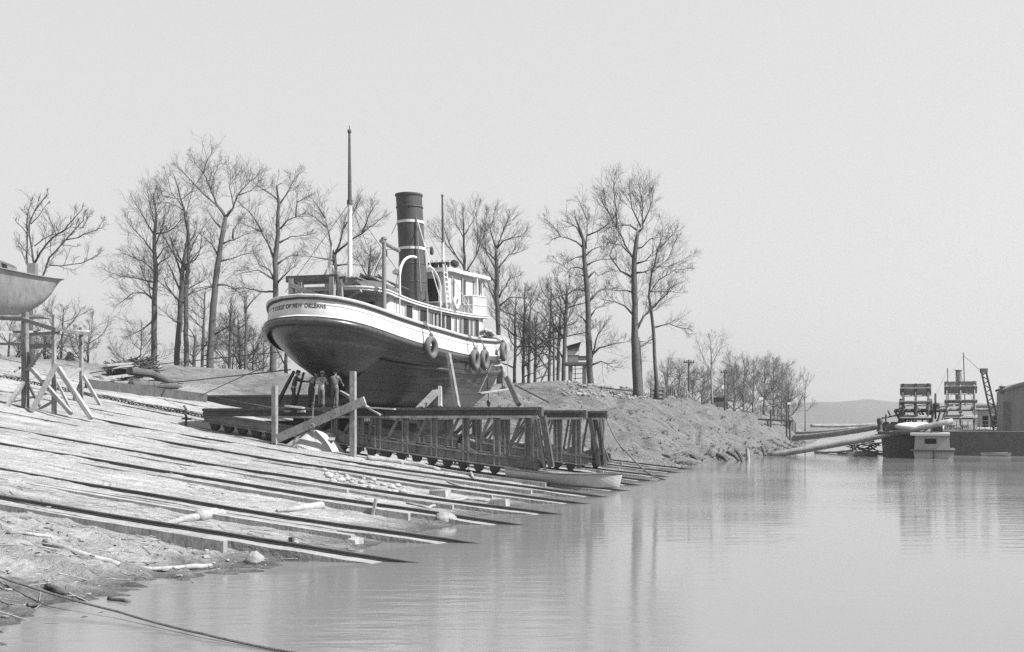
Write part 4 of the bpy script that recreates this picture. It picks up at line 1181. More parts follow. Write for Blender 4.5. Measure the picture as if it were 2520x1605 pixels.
# tall gauge posts and a slanting beam before the front trestle
UG = 39.7
def post_at(px, py0, py1, w_, lab, extra=False):
    p1 = on_u(px, py1, UG); v = to_uv(p1)[1]
    p0 = uv(UG, v, ground(UG, v) - .15); t = on_u(px, py0, UG); top = uv(UG, v, t.z)
    b = MB(); b.beam(p0, top, w_, w_, UD, jit=.008)
    if extra: b.beam(p0 + VD * .17 + UD * .05, top + VD * .16 + UD * .05 - ZD * .06, .09, w_ * .8, UD)
    return tag(b.build('timber_post', M['pale'] if extra else M['wood']), lab, 'post', 'posts standing before the front trestle')
post_at(676, 950, 1094, .2, "squat grey timber post at the low end of the slanting beam")
post_at(869, 914, 1128, .21, "tall pale timber post with a batten, beside the slanting beam's top")
b = MB(); b.beam(on_u(682, 1080, UG - .22), on_u(898, 986, UG - .22), .12, .34, jit=.01)
tag(b.build('slanting_beam', M['wood']), "heavy timber beam slanting up between the two posts", 'beam')
# chain from the walkway down over the slanting beam
def chain(pts, name, lab, link=.055, r=.010, m=M['steel']):
    b = MB(); P = [Vector(p) for p in pts]; i = 0; acc = 0; k = 0
    for a, c in zip(P[:-1], P[1:]):
        d = (c - a).normalized(); L = (c - a).length; x = 0
        while x < L:
            o = a + d * x; s_ = d.orthogonal().normalized(); s2 = d.cross(s_)
            ax = s_ if k % 2 else s2; sd = s2 if k % 2 else s_
            loop = [o + d * (link * .75 * math.cos(t)) + sd * (link * .42 * math.sin(t)) for t in [2*PI*q/8 for q in range(8)]]
            b.tube(loop, r, 4, closed=True); x += link * 1.15; k += 1
    return tag(b.build(name, m), lab, 'chain')
chain([on_u(780, 925, T1 + .1), on_u(771, 1003, T1 - .25), on_u(768, 1047, UG - .35), on_u(777, 1085, UG - .3)], 'chain', "light chain hanging from the stern over the slanting beam")
b = MB(); p = on_u(768, 1049, UG - .42); b.torus(p, UD, .09, .035, 14, 8); tag(b.build('iron_ring', M['steel'], smooth=True), "iron ring on the slanting beam, under the light chain", 'ring')
chain([uv(45.7, v, rail_z(v, 45) + .12 + .02 * math.sin(v * 3)) for v in axis([(-42, L1 + 1, 1.0)])], 'haul_chain', "heavy haulage chain along the slip, stapled by the dark hook", .16, .024, M['iron'])
chain([uv(46.5, v, rail_z(v, 45) + .10 + .02 * math.sin(v * 2.2)) for v in axis([(-40, L1 + 2, 1.0)])], 'haul_chain', "heavy haulage chain along the slip, farther of the two", .16, .022, M['iron'])
b = MB(); p = drop(459, 1048); b.tube([p + Vector((-.05, 0, -.1)), p + Vector((0, 0, .35)), p + Vector((-.08, 0, .55)), p + Vector((-.02, 0, .7)), p + Vector((-.12, 0, .85))], .05, 6); b.beam(p + Vector((-.2, 0, .3)), p + Vector((.2, 0, .28)), .08, .08)
tag(b.build('iron_hook', M['iron']), "dark upright iron hook standing by the haulage chain", 'hook')
# canvas heap and drum under the front trestle
def lump(p, rx, ry, rz, m, name, lab, cat, group=None, seed=1, rough_=.25, flat=True):
    b = MB(); b.ell((0, 0, 0), 1, 1, 1, 22, 14)
    vs = []
    for q in b.v:
        k = 1 + rough_ * N(q.x * 1.6 + seed, q.y * 1.6, q.z * 1.6) + rough_ * .6 * N(q.x * 4 + seed, q.y * 4, q.z * 4)
        z = q.z * k
        if flat: z = max(z, -.25)
        vs.append(Vector((p.x + q.x * k * rx, p.y + q.y * k * ry, p.z + z * rz)))
    b.v = vs
    return tag(b.build(name, m, smooth=True), lab, cat, group)
p = drop(770, 1108); b = MB(); rows = []
for i in range(9):
    t = i / 8; rr = .95 * (1 - t) ** .8 + .06
    rows.append([Vector((p.x - .15 + t * .1, p.y + .6, p.z - .1)) + Vector((math.cos(a) * rr * (1.25 + .2 * math.sin(3 * a + t)), math.sin(a) * rr * .7, .85 * t ** .8 + .05 * math.sin(5 * a))) for a in [2*PI*k/20 for k in range(20)]])
b.grid(rows, closed=True); b.f.append(tuple(range(8*20, 9*20)))
tag(b.build('canvas_sheet', M['canvas'], smooth=True), "pale canvas sheet heaped like a cone under the front trestle", 'canvas')
p = drop(715, 1098); b = MB(); b.lathe(p + Vector((-.5, .9, .42)), Vector((1, -.1, 0)), [(.40, 0), (.44, .06), (.46, .6), (.44, 1.14), (.40, 1.2)], 18); b.lathe(p + Vector((-.5, .9, .42)), Vector((1, -.1, 0)), [(.47, .3), (.47, .36)], 18)
tag(b.build('iron_drum', M['iron']), "dark iron drum lying at the foot of the slanting beam", 'drum')
b = MB(); p = on_u(811, 1075, T1 - .25); b.box(p, VD, (UD + ZD * .8).normalized(), (ZD - UD * .8).normalized(), .55, .5, .06); b.box(p + ZD * .05, VD, UD, ZD, .3, .1, .2)
tag(b.build('wooden_hatch', M['wood']), "small grey wooden hatch propped beside the canvas heap", 'hatch')

# props (shores) holding the hull
def prop(p, q, w_, lab, m='wood', ext=None):
    b = MB(); b.beam(p, q, w_, w_ * .9, UD, jit=.01)
    if ext: b.beam(p + ext, q + ext, w_ * .8, w_ * .7, UD)
    tag(b.build('timber_prop', M[m]), lab, 'prop', 'timber props against the hull')
UP = 43.5
prop(on_u(1104, 872, 46.2), on_u(1127, 1004, T1 + .3), .17, "tall timber prop leaning up to the hull's lower guard between tyres", 'steel')
prop(on_u(1036, 1006, T1 + .3), on_u(1078, 962, T1 + 2.3), .18, "short timber prop, rising to the crossed pair under the bilge", 'steel', ext=UD * .4 - VD * .3)
prop(on_u(1083, 1001, T1 + .2), on_u(1083, 951, T1 + .6), .13, "thin upright timber prop at the crossed pair under the bilge", 'pale')
prop(on_u(1247, 930, 49.5), on_u(1277, 996, T3), .20, "dark timber prop slanting down from the bow to the second trestle", 'dark')
prop(on_u(680, 998, T2 + .3), on_u(724, 914, T2 + 1.2), .13, "dark timber prop left of the men, slanting up to the counter", 'dark')
prop(on_u(726, 998, T2), on_u(748, 917, T2 + .5), .08, "dark upright prop between the first two workers", 'dark')
# staging plank by the bow, on ropes
b = MB(); pa, pb = on_v(1178, 968, VC + 3.6), on_v(1252, 957, VC + 4.4)
b.beam(pa, pb, .3, .06); stg = tag(b.build('staging_plank', M['pale']), "painter's staging plank slung at the tug's bow", 'plank')
b = MB()
for q, px in ((pa, 1196), (pb, 1222)):
    z1 = 7.0; top = S(18.0 if px < 1200 else 18.8, bd(18) + .1, 6.9)
    b.tube([q, lerp(q, top, .5), top], .022, 5)
b.build('sling_rope', M['rope'], stg)

# ================================================================ people
def person(lab, base, face, skin='skin', shirt='cl_m', legs='cl_d', hat=None, hgt=1.54, lean=0.0, armR=(0.6, 0.3), armL=(0.6, 0.3), stride=0.06, splay=.09, hatm='cl_g', headdown=0.2, twist=0.0):
    """face = heading (radians, 0 = +X); arm = (forward raise, elbow bend)"""
    r = thing('person', lab, 'person', base)
    k = hgt / 1.74
    fx = Vector((math.cos(face), math.sin(face), 0)); sx = Vector((-math.sin(face), math.cos(face), 0))
    B = Vector(base)
    W = lambda f, s, z: B + (fx * f + sx * s + ZD * z) * k
    hipz = .90
    def up(f, s, z):      # lean the trunk forward about the hips
        dz = z - hipz
        return W(f + dz * math.sin(lean), s, hipz + dz * math.cos(lean))
    J = {'pel': W(0, 0, .93), 'waist': up(.0, 0, 1.08), 'chest': up(.0, 0, 1.30), 'neck': up(.02, 0, 1.47), 'chin': up(.03, 0, 1.54)}
    limbs = {}
    for sg, nm, arm in ((1, 'L', armL), (-1, 'R', armR)):
        st = stride * sg
        J['hip' + nm] = W(0, sg * splay, .88); J['knee' + nm] = W(.03 + st * .6, sg * (splay + .01), .48); J['ank' + nm] = W(st, sg * (splay + .03), .09)
        J['heel' + nm] = W(st - .06, sg * (splay + .03), .04); J['toe' + nm] = W(st + .17, sg * (splay + .05), .03)
        sh = up(.0, sg * .185, 1.42); J['sh' + nm] = sh
        fw, el = arm
        d1 = (fx * math.sin(fw) - ZD * math.cos(fw) + sx * sg * .12).normalized(); e = sh + d1 * .29 * k
        d2 = (fx * math.sin(fw + el) - ZD * math.cos(fw + el) - sx * sg * .15).normalized(); wr = e + d2 * .26 * k
        J['el' + nm] = e; J['wr' + nm] = wr; J['hd' + nm] = (wr, d2)
    def skinmesh(nodes, edges, root, sub=2):
        names = list(nodes)
        me = bpy.data.meshes.new('tmp'); me.from_pydata([nodes[n][0] for n in names], [(names.index(a), names.index(c)) for a, c in edges], [])
        o = bpy.data.objects.new('tmp', me); COL.objects.link(o)
        o.modifiers.new('s', 'SKIN'); sm = o.modifiers.new('u', 'SUBSURF'); sm.levels = sub; sm.render_levels = sub
        for i, n in enumerate(names):
            me.skin_vertices[0].data[i].radius = nodes[n][1]
            me.skin_vertices[0].data[i].use_root = (n == root)
        dg = bpy.context.evaluated_depsgraph_get(); ev = o.evaluated_get(dg); m2 = ev.to_mesh()
        vs = [v.co.copy() for v in m2.vertices]; fs = [tuple(p.vertices) for p in m2.polygons]
        ev.to_mesh_clear(); bpy.data.objects.remove(o); bpy.data.meshes.remove(me)
        return vs, fs
    R = lambda a, c=None: (a * k, (c if c else a) * k)
    nodes = {'pel': (J['pel'], R(.15, .11)), 'waist': (J['waist'], R(.13, .10)), 'chest': (J['chest'], R(.15, .11)), 'neck': (J['neck'], R(.06)), 'chin': (J['chin'], R(.055))}
    edges = [('pel', 'waist'), ('waist', 'chest'), ('chest', 'neck'), ('neck', 'chin')]
    for nm in 'LR':
        nodes.update({'hip'+nm: (J['hip'+nm], R(.085)), 'knee'+nm: (J['knee'+nm], R(.058)), 'ank'+nm: (J['ank'+nm], R(.042)), 'toe'+nm: (J['toe'+nm], R(.04, .03)),
                      'sh'+nm: (J['sh'+nm], R(.062)), 'el'+nm: (J['el'+nm], R(.043)), 'wr'+nm: (J['wr'+nm], R(.030))})
        edges += [('pel', 'hip'+nm), ('hip'+nm, 'knee'+nm), ('knee'+nm, 'ank'+nm), ('ank'+nm, 'toe'+nm), ('chest', 'sh'+nm), ('sh'+nm, 'el'+nm), ('el'+nm, 'wr'+nm)]
    b = MB(); b.add(*skinmesh(nodes, edges, 'pel'))
    # head with brow, nose, ears, jaw
    hd = J['chin'] + (fx * math.sin(lean + headdown) * .10 + ZD * .10 * math.cos(lean)) * k
    hz = (ZD * math.cos(lean * .6 + headdown) + fx * math.sin(lean * .6 + headdown)).normalized(); hx = sx.cross(hz).normalized()
    if hx.dot(fx) < 0: hx = -hx
    b.ell(hd, .098*k, .078*k, .122*k, 16, 12, hx, sx, hz)
    b.ell(hd + hx*.035*k - hz*.065*k, .06*k, .055*k, .06*k, 12, 8, hx, sx, hz)
    b.ell(hd + hx*.103*k - hz*.02*k, .022*k, .014*k, .026*k, 8, 6, hx, sx, hz)
    b.ell(hd + hx*.088*k - hz*.062*k, .014*k, .026*k, .009*k, 8, 6, hx, sx, hz)
    for sg in (1, -1):
        b.ell(hd + sx*sg*.08*k - hz*.01*k, .02*k, .012*k, .032*k, 8, 6, hx, sx, hz)
        b.ell(hd + hx*.085*k + sx*sg*.032*k + hz*.012*k, .012*k, .014*k, .009*k, 8, 6, hx, sx, hz)
    # hands: palm, four fingers, thumb
    for sg, nm in ((1, 'L'), (-1, 'R')):
        wr, d = J['hd' + nm]; side = sx * sg; pn = d.cross(side).normalized(); fwd = side.cross(d).normalized()
        pc = wr + d * .05 * k
        b.ell(pc, .05*k, .042*k, .018*k, 10, 6, d, fwd, pn if abs(pn.dot(fwd)) < .9 else side)
        for q in range(4):
            o = pc + d * .042*k + fwd * (.03 - .02 * q) * k; L = (.068, .078, .072, .055)[q] * k
            b.tube([o - d*.02*k, o + d * L * .45, o + d * L * .8 - side * .012*k, o + d * L - side * .03*k], [.0095*k, .009*k, .008*k, .006*k], 6)
        o = pc + fwd * .036*k - d * .01*k
        b.tube([o - fwd*.012*k, o + (d + fwd).normalized() * .035*k, o + (d * 1.3 + fwd * .5).normalized() * .062*k], [.0115*k, .010*k, .007*k], 6)
    body = b.build('body', M[skin], r, smooth=True)
    # hair
    b = MB(); b.ell(hd - hx*.012*k + hz*.02*k, .10*k, .084*k, .115*k, 14, 10, hx, sx, hz); b.v = [v if (v - hd).dot(hz) > -.03*k and ((v - hd).dot(hx) < .06*k or (v - hd).dot(hz) > .06*k) else hd + (v - hd) * .8 for v in b.v]
    b.build('hair', M['hair'], r, smooth=True)
    # shirt: trunk and sleeves, trousers: hips and legs
    n2 = {'pel': (up(0, 0, .97), R(.165, .125)), 'waist': (J['waist'], R(.152, .118)), 'chest': (J['chest'], R(.17, .125)), 'neck': (J['neck'], R(.07))}
    e2 = [('pel', 'waist'), ('waist', 'chest'), ('chest', 'neck')]
    for nm in 'LR':
        n2.update({'sh'+nm: (J['sh'+nm], R(.078)), 'el'+nm: (J['el'+nm], R(.058)), 'cu'+nm: (lerp(J['el'+nm], J['wr'+nm], .8), R(.045))}); e2 += [('chest', 'sh'+nm), ('sh'+nm, 'el'+nm), ('el'+nm, 'cu'+nm)]
    b = MB(); b.add(*skinmesh(n2, e2, 'chest')); b.v = [v + Vector((N(v.x*9, v.y*9, v.z*9), N(v.y*9, v.z*9, v.x*9), 0)) * .018 for v in b.v]
    b.build('shirt', M[shirt], r, smooth=True)
    n3 = {'pel': (J['pel'], R(.17, .13)), 'w': (up(0, 0, 1.04), R(.15, .115))}; e3 = [('pel', 'w')]
    for nm in 'LR':
        n3.update({'hip'+nm: (J['hip'+nm], R(.11)), 'knee'+nm: (J['knee'+nm], R(.085)), 'ank'+nm: (J['ank'+nm], R(.078))}); e3 += [('pel', 'hip'+nm), ('hip'+nm, 'knee'+nm), ('knee'+nm, 'ank'+nm)]
    b = MB(); b.add(*skinmesh(n3, e3, 'pel')); b.v = [v + Vector((N(v.x*8, v.y*8, v.z*6), N(v.y*8, v.z*6, v.x*8), 0)) * .022 for v in b.v]
    b.build('trousers', M[legs], r, smooth=True)
    for nm in 'LR':
        b = MB(); b.ell(lerp(J['heel'+nm], J['toe'+nm], .45) + ZD*.005, .145*k, .05*k, .05*k, 12, 8, (J['toe'+nm] - J['heel'+nm]).normalized(), sx, ZD); b.ell(J['ank'+nm], .055*k, .05*k, .07*k, 10, 6)
        b.build('shoe', M['cl_d'], r, smooth=True)
    if hat:
        b = MB(); hc = hd + hz * .05*k
        if hat == 'cap': b.lathe(hc, hz, [(.102*k, 0), (.112*k, .02*k), (.108*k, .06*k), (.07*k, .092*k), (.01, .098*k)], 16); b.ell(hc + hx*.10*k + hz*.012*k, .06*k, .075*k, .008*k, 12, 5, hx, sx, hz)
        else: b.lathe(hc, hz, [(.10*k, .02*k), (.185*k, .0), (.19*k, .012*k), (.103*k, .034*k), (.098*k, .10*k), (.085*k, .125*k), (.01, .118*k)], 18)
        b.build('cap' if hat == 'cap' else 'hat', M[hatm], r, smooth=True)
    return r
def stand(px, u, z): 
    p = on_u(px, 1000, u); v = to_uv(p)[1]; return uv(u, v, z)
WZ = 3.155
HEAD = PI/2 - A     # heading along the ship towards the bow
person("man in dark clothes bending toward the rudder, beside the dark slanting prop", stand(722, T1 + .45, WZ), HEAD - .9, shirt='cl_d', legs='cl_d', hat='cap', hatm='cl_d', lean=.22, armR=(.9, .7), armL=(1.0, .5))
person("hunched man in faded dark overalls between the propped timber and the chain", stand(766, T1 + .55, WZ), HEAD - .2, shirt='cl_d', legs='cl_d', lean=.42, armR=(.9, .5), armL=(1.0, .4), hgt=1.52, headdown=.6)
person("man in a white cap and pale shirt, seen from behind under the stern", stand(791, T1 + .45, WZ), HEAD + .1, shirt='cl_w', legs='cl_g', hat='cap', hatm='cl_w', lean=.08, armR=(.5, 1.2), armL=(.9, .9), hgt=1.47)
person("man in a brimmed hat and pale overalls holding a tool, next to the tall post", stand(824, T1 + .45, WZ), HEAD - .1, shirt='cl_m', legs='cl_m', hat='hat', hatm='cl_m', lean=.05, armR=(.6, .5), armL=(1.0, .9), stride=.1, splay=.12, hgt=1.54)
bp_ = lerp(pa, pb, .82) + ZD * .04
person("painter in a pale shirt standing on the staging plank at the bow", bp_, HEAD + PI * .62, shirt='cl_w', legs='cl_g', hat='cap', hatm='cl_g', lean=.25, armR=(1.2, .4), armL=(1.3, .3), hgt=1.50)
person("man in dark clothes stooping between the posts of the front trestle", uv(42.4, v_of(1128, 42.4), rail_z(v_of(1128, 42.4), 42) + .05), HEAD - 1.2, shirt='cl_d', legs='cl_d', hat='cap', hatm='cl_d', lean=.3, armR=(.8, .5), armL=(.9, .4), stride=.14)

# ================================================================ rowboat
def rowboat(p, ax, L, beam_, hgt, lab, m, name='rowboat', inner=M['wood'], transom=True, sheer=.28):
    r = thing(name, lab, 'rowboat', p)
    sd = ZD.cross(ax).normalized()
    def sec(x, f):
        wv = beam_ / 2 * (math.sin(PI * min(1, .30 + .70 * x)) ** .75 if True else 1); wv = max(wv, .015)
        zt = hgt + sheer * (x ** 2.2) + .08 * (1 - x) ** 2
        zb = .02 + .12 * x ** 5
        P = []
        for k in range(-5, 6):
            a = k / 5; q = abs(a) ** .7
            P.append(p + ax * (L * (x - .5) + (.12 * abs(a) ** 2 * x ** 6)) + sd * (wv * (abs(a) ** .6) * (1 if a >= 0 else -1) * (.72 + .28 * abs(a)) * f) + ZD * (lerp(zb, zt, abs(a) ** 1.8) - .12 + (.03 if f < 1 else 0)))
        return P
    xs = [i / 18 for i in range(19)]
    b = MB(); b.grid([sec(x, 1.0) for x in xs]); t0 = sec(0, 1.0); b.add(t0, [tuple(range(11))]); b.build('hull', m, r, smooth=False)
    b = MB(); b.grid([sec(x, .93)[::-1] for x in xs]); b.build('lining', inner, r)
    b = MB()
    for i in (0, -1): b.tube([sec(x, 1.01)[i] + ZD * .01 for x in xs], .028, 6)
    b.build('gunwale', M['dark'], r)
    for x in (.2, .48, .74):
        q = sec(x, .9); b = MB(); b.beam(lerp(q[0], q[1], .35), lerp(q[-1], q[-2], .35), .22, .04); b.build('thwart', inner, r)
    return r
rp = on_z(1395, 1206, 0.0); bow_dir = (VD * .97 + UD * .10 - ZD * .085).normalized()
rowboat(rp + Vector((-.15, .1, .26)), bow_dir, 4.3, 1.25, .40, "pale open rowboat with dark gunwale moored among the rails", M["cream"])

# ================================================================ debris on the slip
def block(x0, y0, x1, y1, lab):
    p = drop((x0 + x1)/2, y1); w_ = (x1 - x0) * p.y / F; h_ = (y1 - y0) * p.y / F
    b = MB(); b.box(p + ZD * (h_/2 - .03) + Vector((0, .25, 0)), VD, UD, ZD, w_, .45, h_ + .06); b.v = [v + Vector((rnd.uniform(-.02, .02), rnd.uniform(-.02, .02), rnd.uniform(-.02, .02))) for v in b.v]
    tag(b.build('wood_block', M['pale']), lab, 'block', 'pale blocks set between the rails')
block(1060, 1207, 1103, 1224, "pale wooden block set between rails, higher up the slip")
block(1208, 1229, 1250, 1245, "pale wooden block set between rails, nearer the rowboat")
block(858, 1328, 882, 1341, "small pale block wedged under the end of a long timber")
b = MB(); p = drop(915, 1268); q = at(925, 1228, p.y); b.beam(p - ZD * .1, q, .07, .07); tag(b.build('wooden_stake', M['pale']), "pale wooden stake leaning on the third rail's timber", 'stake')
b = MB(); p = drop(717, 1342); b.beam(p - ZD*.1, at(717, 1322, p.y), .09, .09); tag(b.build('wooden_stake', M['dark']), "short dark stake in the mud below a rail", 'stake')
def log(pts, r0, r1, lab, m='pale', name='driftwood', rise=.6, group='driftwood on the bank', cat='driftwood', n=8):
    P = [drop(x, y) for x, y in pts]; k = len(P); out = []
    for i, p in enumerate(P):
        rr = lerp(r0, r1, i / (k - 1)); out.append(p + ZD * rr * rise)
    b = MB(); full = []; rs = []
    for i in range(k - 1):
        for q in range(4):
            t = q / 4; full.append(lerp(out[i], out[i+1], t) + Vector((rnd.gauss(0, .01), rnd.gauss(0, .02), rnd.gauss(0, .008)))); rs.append(lerp(r0, r1, (i + t) / (k - 1)) * rnd.uniform(.88, 1.1))
    full.append(out[-1]); rs.append(r1)
    b.tube(full, rs, n)
    return tag(b.build(name, M[m], smooth=True), lab, cat, group)
log([(398, 1298), (440, 1286), (500, 1278), (548, 1274)], .05, .12, "forked pale driftwood limb lying over the nearest rail")
log([(490, 1283), (530, 1270), (552, 1276)], .16, .06, "knotted root end of the driftwood over the nearest rail")
log([(108, 1342), (200, 1367), (292, 1394)], .07, .05, "slim straight driftwood pole half buried in the near mud")
log([(20, 1316), (80, 1318), (150, 1330)], .04, .03, "thin crooked driftwood stick on the near mud")
log([(330, 1404), (430, 1401), (520, 1397)], .035, .05, "straight pale pole lying at the water's edge")
log([(118, 1446), (150, 1460), (208, 1478)], .05, .05, "dark sunken stick near the mooring cable", 'dark')
log([(268, 1478), (318, 1485)], .04, .03, "short dark stick lying in shallow water", 'dark')
log([(70, 1494), (98, 1490)], .035, .025, "small dark stick on the wet mud near the bottom edge", 'dark')
log([(680, 1262), (735, 1257), (790, 1252)], .05, .12, "pale driftwood branch on the dust between the second and third rails")
log([(1000, 1240), (1052, 1252), (1098, 1240), (1145, 1230), (1205, 1236)], .035, .06, "crooked pale branch lying across the rail by the water", )
log([(905, 1133), (960, 1138), (1030, 1148), (1080, 1160)], .13, .09, "pale stripped log lying along the front trestle's wheels")
log([(990, 1144), (1008, 1116)], .06, .06, "short white batten standing against the front trestle's girder")
log([(1155, 1155), (1164, 1178)], .05, .06, "short curved stick below the front trestle")
log([(1070, 1168), (1110, 1192), (1160, 1208)], .04, .03, "thin pale branch trailing toward the rowboat")
log([(410, 1325), (450, 1332), (478, 1338)], .10, .06, "short stump of driftwood below the nearest rail")
p = drop(622, 1386); lump(p + ZD * .02 + Vector((0, .15, 0)), .17, .15, .16, M['clod'], 'boulder', "rounded stone lodged against the nearest rail's timber", 'stone', seed=4)
p = drop(1095, 1286); lump(p + Vector((0, .2, .05)), .3, .25, .2, M['clod'], 'mud_mound', "lump of dried mud by the dark water pocket", 'mud', seed=9)
b = MB()
for k in range(46):
    u = 29.9 + rnd.random() * 3.2; v = -11.6 - rnd.random() * 3.0 - (u - 29.9) * .4; s = rnd.uniform(.04, .15)
    q = gpt(u, v); c0 = len(b.v); b.ell(q + ZD * s * .3, s, s * .8, s * .6, 9, 6, jit=.12)
tag(b.build('mud_rubble', M['stone'], smooth=True), "pale crumbled rubble spilling between two rails", 'rubble', kind='stuff')
b = MB()
for k in range(750):
    px = rnd.uniform(1385, 1600); Yb = rnd.uniform(80, 100); x = (px - CX)/F * Yb; u, v = to_uv((x, Yb)); z = ground(u, v)
    py = HOR - F * (z - CH) / Yb
    if py > 985: continue
    s = rnd.uniform(.04, .15); b.ell(Vector((x, Yb, z + s*.1)), s * rnd.uniform(.8, 1.4), s, s * .8, 7, 5, jit=.25)
tag(b.build('rubble', M['clod']), "pale broken rubble tipped along the bank top by the trees", 'rubble', kind='stuff')

# cables and lines
def cable(pts, r, lab, m='rope', sag=0.0, name='cable', group=None):
    b = MB(); P = []
    for i in range(len(pts) - 1):
        for k in range(8):
            t = k / 8; q = lerp(Vector(pts[i]), Vector(pts[i+1]), t); q.z -= sag * 4 * t * (1 - t); P.append(q)
    P.append(Vector(pts[-1])); b.tube(P, r, 6)
    return tag(b.build(name, M[m]), lab, 'cable', group)
cable([at(-40, 1402, 16.5), at(60, 1440, 15.6), at(290, 1505, 14.3), at(500, 1560, 13.0), at(760, 1612, 11.9)], .016, "mooring cable crossing the near mud into the river", sag=.015)
cable([on_u(1490, 1026, T4), on_u(1545, 1115, T4 - 1.4), on_u(1640, 1181, 49)], .035, "dark cable running from the farthest truss's end down to the water", sag=.25)
cable([on_u(1478, 1030, T4 - .2), on_u(1484, 1090, T4 - .2), on_u(1500, 1138, T4 - .3)], .03, "slack rope hanging down the farthest truss's end")
cable([at(715, 910, 46), at(480, 936, 56), at(395, 944, 62)], .03, "wire rope from the stern to the log pile", 'iron')
cable([at(690, 866, 60), at(300, 906, 66), at(205, 921, 68)], .03, "guy wire slanting from the hull down past the log pile", 'iron')
cable([at(660, 900, 50), at(600, 925, 54), at(488, 976, 58)], .02, "thin line slanting down to the wedge cradle", 'iron')
cable([on_v(1268, 948, -15), at(1350, 990, 68), ], .05, "dark cable from the bow to the bank", 'iron')
# ================================================================ bare trees
TR = random.Random(5)
def rv3(): return Vector((TR.uniform(-1, 1), TR.uniform(-1, 1), TR.uniform(-1, 1)))
def twig_tube(mb, pts, r0, r1, n=3):
    m = len(pts); b = len(mb.v); x = None
    for i in range(m):
        t = pts[min(i+1, m-1)] - pts[max(i-1, 0)]
        if x is None: x = t.orthogonal().normalized()
        y = t.cross(x)
        if y.length < 1e-9: y = t.orthogonal()
        y.normalize(); r = r0 + (r1 - r0) * i / (m - 1)
        if n == 3:
            mb.v += [pts[i] + x * r, pts[i] + (x * -.5 + y * .866) * r, pts[i] + (x * -.5 - y * .866) * r]
        else:
            for k in range(n):
                a = 2*PI*k/n; mb.v.append(pts[i] + (x * math.cos(a) + y * math.sin(a)) * r)
    for i in range(m - 1):
        for k in range(n):
            mb.f.append((b + i*n + k, b + i*n + (k+1) % n, b + (i+1)*n + (k+1) % n, b + (i+1)*n + k))
def grow(mb, p, d, L, r, lev, mx, up, kids):
    segs = 4 if lev < mx else 3
    pts = [p]; dirs = [d]; st = L / segs
    for i in range(segs):
        d = (d + rv3() * .20 + ZD * up * 1.3).normalized(); p = p + d * st; pts.append(p); dirs.append(d)
    twig_tube(mb, pts, r, r * .45, 4 if lev == 1 and r > .03 else 3)
    if lev >= mx: return
    n = kids[lev]
    for k in range(n):
        t = .22 + .78 * (k + TR.random()) / n; i = min(segs - 1, int(t * segs)); q = pts[i].lerp(pts[i+1], t * segs - i)
        ax = dirs[i].cross(rv3())
        if ax.length < .01: continue
        nd = (Quaternion(ax.normalized(), TR.uniform(.45, 1.0)) @ dirs[i]).normalized()
        grow(mb, q, nd, L * TR.uniform(.42, .80) * (1.15 - .4 * t), max(r * .58, .0050), lev + 1, mx, up, kids)
